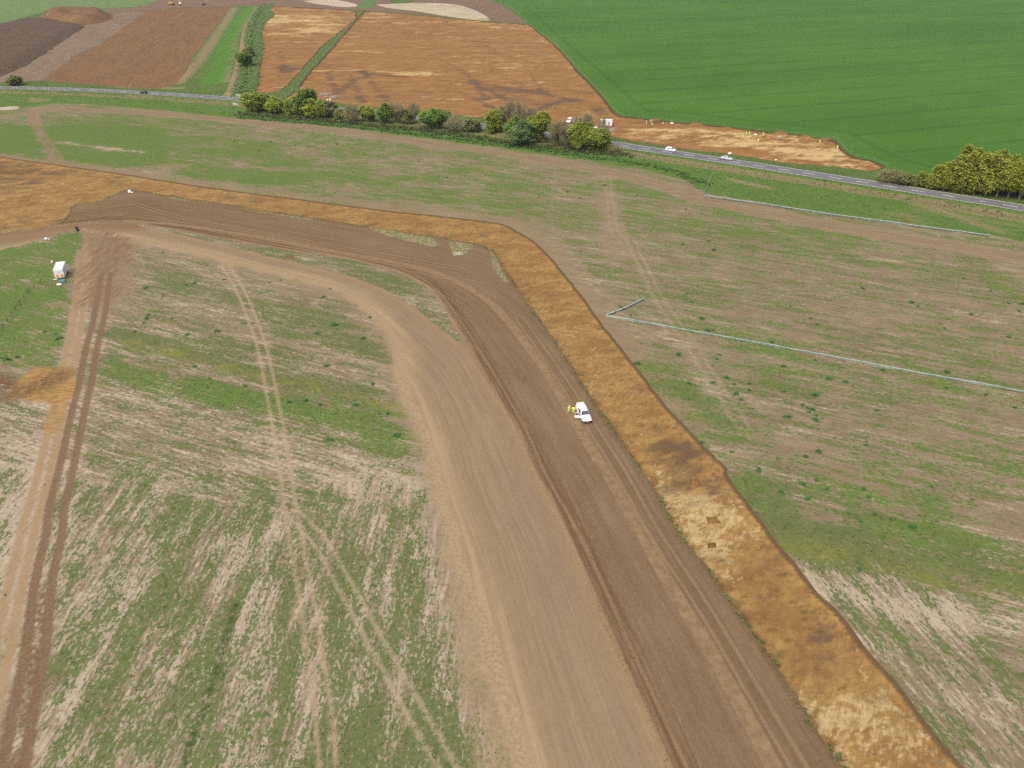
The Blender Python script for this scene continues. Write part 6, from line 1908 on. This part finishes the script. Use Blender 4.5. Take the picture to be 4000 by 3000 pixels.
POSES = {
    # joints in metres, x forward, y left: pelvis, chest, neck, head, (shoulder, elbow, wrist) L/R, (hip, knee, ankle, toe) L/R
    'stand': dict(pel=(0, 0, .95), che=(.02, 0, 1.30), nec=(.02, 0, 1.48), hea=(.05, 0, 1.66), eL=(.02, .27, 1.12), wL=(.16, .24, .90), eR=(.02, -.27, 1.12), wR=(.18, -.22, .92), kL=(.03, .11, .50), aL=(-.02, .12, .08), kR=(.03, -.11, .50), aR=(-.02, -.12, .08)),
    'arms': dict(pel=(0, 0, .95), che=(.03, 0, 1.30), nec=(.05, 0, 1.47), hea=(.12, 0, 1.64), eL=(.10, .27, 1.14), wL=(.34, .12, 1.12), eR=(.10, -.27, 1.14), wR=(.34, -.10, 1.10), kL=(.05, .12, .50), aL=(.0, .13, .08), kR=(.0, -.12, .50), aR=(-.08, -.13, .08)),
    'walk': dict(pel=(0, 0, .93), che=(.06, 0, 1.28), nec=(.08, 0, 1.46), hea=(.13, 0, 1.63), eL=(-.08, .27, 1.10), wL=(.02, .26, .86), eR=(.16, -.27, 1.10), wR=(.36, -.24, .96), kL=(.24, .10, .52), aL=(.26, .10, .08), kR=(-.06, -.10, .50), aR=(-.34, -.10, .12)),
    'bend': dict(pel=(-.10, 0, .86), che=(.28, 0, 1.06), nec=(.42, 0, 1.10), hea=(.58, 0, 1.08), eL=(.40, .24, .78), wL=(.52, .16, .52), eR=(.40, -.24, .78), wR=(.54, -.14, .50), kL=(.06, .14, .48), aL=(-.04, .15, .08), kR=(.06, -.14, .48), aR=(-.06, -.15, .08)),
    'kneel': dict(pel=(-.10, 0, .42), che=(.16, 0, .72), nec=(.26, 0, .86), hea=(.38, 0, .96), eL=(.36, .24, .52), wL=(.56, .16, .34), eR=(.34, -.24, .50), wR=(.56, -.14, .32), kL=(.24, .13, .10), aL=(-.22, .13, .08), kR=(.22, -.13, .10), aR=(-.24, -.13, .08)),
    'dig': dict(pel=(-.04, 0, .90), che=(.20, 0, 1.20), nec=(.30, 0, 1.34), hea=(.42, 0, 1.44), eL=(.34, .26, 1.02), wL=(.52, .14, .90), eR=(.22, -.28, .98), wR=(.46, -.16, .74), kL=(.20, .14, .50), aL=(.16, .15, .08), kR=(-.10, -.13, .48), aR=(-.22, -.14, .08))}
_pc = {}
def person_mesh(pose):
    if pose in _pc:
        return _pc[pose]
    J = POSES[pose]
    V_, E_, R_ = [], [], []
    def add(p, r, parent=None):
        V_.append(tuple(p)); R_.append(r)
        if parent is not None:
            E_.append((parent, len(V_) - 1))
        return len(V_) - 1
    pel, che, nec, hea = (np.array(J[k]) for k in ('pel', 'che', 'nec', 'hea'))
    p = add(pel, (.16, .13))
    w = add(pel * .5 + che * .5, (.15, .12), p)
    c = add(che, (.18, .13), w)
    nk = add(nec, .062, c)
    up = (hea - nec) / np.linalg.norm(hea - nec)
    h1 = add(hea - up * .03, (.085, .095), nk)
    h2 = add(hea + up * .09, (.078, .085), h1)
    for s, t in ((1, 'L'), (-1, 'R')):
        e, wr = np.array(J['e' + t]), np.array(J['w' + t])
        sh = add(che + np.array([0, s * .19, .09]), .075, c)
        el = add(e, .052, sh)
        wi = add(wr, .034, el)
        d = (wr - e) / np.linalg.norm(wr - e)
        pa = add(wr + d * .07, (.042, .022), wi)
        sd = np.cross(d, [0, 0, 1]); sd = sd / (np.linalg.norm(sd) + 1e-6)
        for q, ln in ((-1.5, .055), (-.5, .075), (.5, .08), (1.5, .07)):
            f1 = add(wr + d * (.10 + ln * .4) + sd * q * .02, .009, pa)
            add(wr + d * (.10 + ln) + sd * q * .02 + np.array([0, 0, -.02]), .008, f1)
        t1 = add(wr + d * .05 + sd * s * .05, .011, pa)
        add(wr + d * .09 + sd * s * .065, .009, t1)
        k, a = np.array(J['k' + t]), np.array(J['a' + t])
        hp = add(pel + np.array([0, s * .10, -.06]), .10, p)
        kn = add(k, .068, hp)
        an = add(a, .05, kn)
        add(a + np.array([.20, 0, -.035]) if pose != 'kneel' else a + np.array([-.16, 0, -.02]), .042, an)
    me = skin_mesh(V_, E_, R_)
    me.materials.clear()
    for m in (M_HIVIS, M_SKIN, M_BOOT):
        me.materials.append(m)
    # skin on head and hands, boots on the feet
    hands = [np.array(J['w' + t]) + (np.array(J['w' + t]) - np.array(J['e' + t])) / np.linalg.norm(np.array(J['w' + t]) - np.array(J['e' + t])) * .09 for t in 'LR']
    feet = [np.array(J['a' + t]) for t in 'LR']
    for pl in me.polygons:
        q = np.array(pl.center)
        if np.linalg.norm(q - (hea + up * .02)) < .155 or min(np.linalg.norm(q - x) for x in hands) < .10:
            pl.material_index = 1
        elif min(np.linalg.norm(q - x) for x in feet) < .20 and (q[2] < .16):
            pl.material_index = 2
        pl.use_smooth = True
    _pc[pose] = (me, hea, up)
    return _pc[pose]
def person(label, px, py, pose, rz, head='helmet', group=None, z=None, s=1.0, tool=None):
    zz = ZE if z is None else z
    x, y = G(px, py, zz)
    me, hea, up = person_mesh(pose)
    root = thing('person', label, 'person', (x, y, Hp(x, y) + zz), rz, group)
    root.scale = (s, s, s)
    body = link('body', me, None, root)
    b = MB()
    rot = up
    a = hea + up * .045
    if head == 'helmet':
        b.disc(tuple(a), tuple(up), (.165, .16, .125, .115, .085, .03), (.0, .015, .02, .08, .125, .145), 14)
        b.build('helmet', M_HELMET, root, True)
    else:
        b.disc(tuple(a - up * .04), tuple(up), (.095, .108, .105, .08, .03), (-.03, .03, .09, .14, .165), 12)
        b.build('hair', M_HAIR, root, True)
    # reflective bands round the chest and the shins
    m = MB()
    J = POSES[pose]
    ch, pe = np.array(J['che']), np.array(J['pel'])
    ax = (ch - pe) / np.linalg.norm(ch - pe)
    m.disc(tuple(pe + ax * .20), tuple(ax), (.185, .19, .185), (-.03, 0, .03), 14)
    m.build('reflective_band', M_STEEL, root)
    # face: eyes, nose, mouth
    fw = np.cross(np.array([0, 1, 0]), up)
    fw = fw / np.linalg.norm(fw)
    e = MB()
    for s_ in (-1, 1):
        e.box(*(hea + fw * .098 + np.array([0, s_ * .032, 0]) + up * .02), .015, .022, .012)
    e.box(*(hea + fw * .096 - up * .055), .012, .045, .01)
    e.build('face', M_HAIR, root)
    no = MB(); no.loft([[tuple(hea + fw * .09 + up * .02 + np.array([0, y_, 0])) for y_ in (-.008, .008)] + [tuple(hea + fw * .12 - up * .022 + np.array([0, y_, 0])) for y_ in (.014, -.014)], [tuple(hea + fw * .085 + up * .02 + np.array([0, y_, 0])) for y_ in (-.008, .008)] + [tuple(hea + fw * .085 - up * .03 + np.array([0, y_, 0])) for y_ in (.016, -.016)]])
    no.build('nose', M_SKIN, root)
    return root
NG = 'two workers beside the pickup'
person('person in yellow hi-vis suit and white helmet, left of two beside the white pickup', 2221, 1614, 'arms', math.radians(-40), 'helmet', NG, .05)
person('bareheaded person in yellow hi-vis suit beside the open door of the white pickup', 2240, 1616, 'stand', math.radians(-110), 'hair', NG, .05)
WG = 'diggers on the excavation'
for lb, px, py, ps, rz, hd in [
    ('person in yellow hi-vis standing, leftmost worker on the excavation', 2524, 488, 'stand', -1.2, 'helmet'),
    ('person in yellow hi-vis standing farthest back in the left worker group', 2543, 481, 'arms', -2.6, 'helmet'),
    ('person in yellow hi-vis standing nearest the road in the left worker group', 2548, 492, 'dig', 2.4, 'helmet'),
    ('person in white helmet crouching right of the left worker group', 2588, 486, 'kneel', .3, 'helmet'),
    ('person in yellow hi-vis digging at the left end of the right worker group', 2904, 539, 'dig', 2.9, 'helmet'),
    ('person in yellow hi-vis walking, second from left in the right worker group', 2914, 531, 'walk', .8, 'helmet'),
    ('person in yellow hi-vis standing farthest back in the right worker group', 2927, 528, 'stand', -1.4, 'hair'),
    ('person kneeling with white helmet in front of the right worker group', 2925, 540, 'kneel', -.4, 'helmet'),
    ('person in yellow hi-vis standing alone right of the yellow wheelbarrow', 2981, 533, 'stand', -1.6, 'helmet'),
    ('person in yellow hi-vis walking nearest the road below the wheelbarrow', 2960, 559, 'walk', 1.0, 'helmet'),
    ('person in yellow hi-vis bending left of the grey wheelbarrow', 3043, 542, 'bend', -.2, 'helmet'),
    ('person in yellow hi-vis bending to the left in the middle of the site', 3114, 556, 'bend', 3.0, 'helmet'),
    ('person in yellow hi-vis standing in a dark pit near the wheat edge', 3203, 562, 'dig', -2.8, 'helmet'),
    ('person in yellow hi-vis walking at the right corner of the excavation', 3270, 584, 'walk', 1.1, 'helmet')]:
    person(lb, px, py, ps, rz, hd, WG)

# ------------------------------------------------------------------ far machines
def dumper(px, py, rz, label):
    x, y = G(px, py)
    root = thing('dump_truck', label, 'dump truck', (x, y, .06), rz)
    MB().box(1.9, 0, 1.35, 1.9, 2.2, 1.1, bev=.15).build('engine_hood', M_YELLOW, root)
    c = MB(); c.box(.75, 0, 2.2, 1.2, 1.7, 1.9, bev=.12); cab = c.build('cab', M_YELLOW, root)
    MB().box(1.37, 0, 2.6, .04, 1.4, .8).build('windscreen', M_GLASS, cab)
    MB().loft([[(-4.2, -1.1, 1.5), (-.2, -1.1, 1.1), (-.2, 1.1, 1.1), (-4.2, 1.1, 1.5)], [(-4.8, -1.4, 2.7), (.1, -1.4, 2.6), (.1, 1.4, 2.6), (-4.8, 1.4, 2.7)]]).build('skip', M_YELLOW, root)
    MB().box(-1.6, 0, 1.0, 5.5, 1.0, .35).build('chassis', M_BLACK, root)
    for xx in (1.7, -1.9, -3.4):
        for s in (-1, 1):
            w = MB().disc((xx, s * 1.15, .8), (0, s, 0), (.6, .8, .8, .5), (-.3, -.26, .26, .3), 18).build('wheel', M_TYRE, root, True)
            MB().disc((xx, s * 1.15, .8), (0, s, 0), (.42, .36), (.30, .32), 12).build('rim', M_YELLOW, w)
def excavator(px, py, rz, label, paint):
    x, y = G(px, py)
    root = thing('excavator', label, 'excavator', (x, y, .06), rz)
    for s in (-1, 1):
        MB().loft([[(q[0], s * 1.2 - .3, q[1]) for q in [(-2, .25), (-1.7, .02), (1.7, .02), (2, .25), (2, .6), (1.7, .85), (-1.7, .85), (-2, .6)]], [(q[0], s * 1.2 + .3, q[1]) for q in [(-2, .25), (-1.7, .02), (1.7, .02), (2, .25), (2, .6), (1.7, .85), (-1.7, .85), (-2, .6)]]]).build('track', M_BLACK, root)
    MB().box(-.6, 0, 1.5, 3.4, 2.6, 1.0, bev=.18).build('body', paint, root)
    cab = MB().box(.6, .75, 2.2, 1.4, 1.0, 1.6, bev=.12).build('cab', paint, root)
    MB().box(1.31, .75, 2.45, .04, .8, .9).build('windscreen', M_GLASS, cab)
    MB().box(-1.9, 0, 1.5, .8, 2.6, 1.1, bev=.2).build('counterweight', paint, root)
    MB().tube([(.9, -.3, 1.8), (2.6, -.3, 4.4), (4.6, -.3, 4.2)], .28, 6, .2).build('boom', M_YELLOW, root)
    MB().tube([(4.5, -.3, 4.3), (5.3, -.3, 1.8)], .2, 6, .14).build('arm', M_YELLOW, root)
    MB().loft([[(5.0, -.9, 1.7), (5.6, -.9, 1.6), (5.7, -.9, .9), (5.1, -.9, .7), (4.8, -.9, 1.1)], [(5.0, .3, 1.7), (5.6, .3, 1.6), (5.7, .3, .9), (5.1, .3, .7), (4.8, .3, 1.1)]]).build('bucket', M_BLACK, root)
dumper(667, 20, math.radians(150), 'yellow dump truck left of the white excavator at the top edge')
excavator(706, 20, math.radians(120), 'white bodied excavator with raised yellow boom at the top edge', M_WHITE)
excavator(797, 21, math.radians(20), 'grey excavator right of the white one on the far brown band', M_GREYCAR)
def trench_box():
    x, y = G(188, 74)
    z = float(z_m(np.array([[x, y]]))[0])
    root = thing('trench_box', 'pale metal trench box lying on the spoil mound slope', 'trench box', (x, y, max(z, .1) + .1), math.radians(-62))
    for s in (-1, 1):
        MB().box(0, s * 1.1, .7, 7.0, .18, 1.5, bev=.04).build('side_panel', M_WHITE if s > 0 else M_TIMBER, root)
    for xx in (-2.4, 2.4):
        MB().tube([(xx, -1.1, .9), (xx, 1.1, .9)], .12, 8).build('strut', M_STEEL, root)
    MB().box(1.2, 0, .08, 4.6, 2.0, .10).build('floor_plate', M_STEEL, root)
trench_box()
x_, y_ = G(158, 78)
b = MB(); b.box(0, 0, .3, 3.2, 1.0, .5, rz=.1, bev=.05).box(1.5, .1, .7, .5, .8, .4, bev=.05)
o = b.build('timber_stack', M_TIMBER); o.location = (x_, y_, max(.2, 2.5 * 0) + .15)
tag(o, 'pale timber stack left of the trench box on the far mound', 'timber stack')

# ------------------------------------------------------------------ air
bm = bmesh.new()
bmesh.ops.create_cube(bm, size=1.0)
me = bpy.data.meshes.new('haze')
bm.to_mesh(me); bm.free()
hz = bpy.data.objects.new('haze', me)
COL.objects.link(hz)
hz.scale = (9200, 9200, 92.0)
hz.location = (0, 1500, 92.0 / 2 - 2.8)
hm = bpy.data.materials.new('haze')
hm.use_nodes = True
hm.node_tree.nodes.clear()
ho = hm.node_tree.nodes.new('ShaderNodeOutputMaterial')
hv = hm.node_tree.nodes.new('ShaderNodeVolumePrincipled')
hv.inputs['Color'].default_value = (0.94, 0.95, 0.96, 1)
hv.inputs['Density'].default_value = 0.00007
hv.inputs['Anisotropy'].default_value = 0.2
hm.node_tree.links.new(hv.outputs[0], ho.inputs['Volume'])
me.materials.append(hm)
stuff(hz, 'thin pale haze in the air over the whole site')
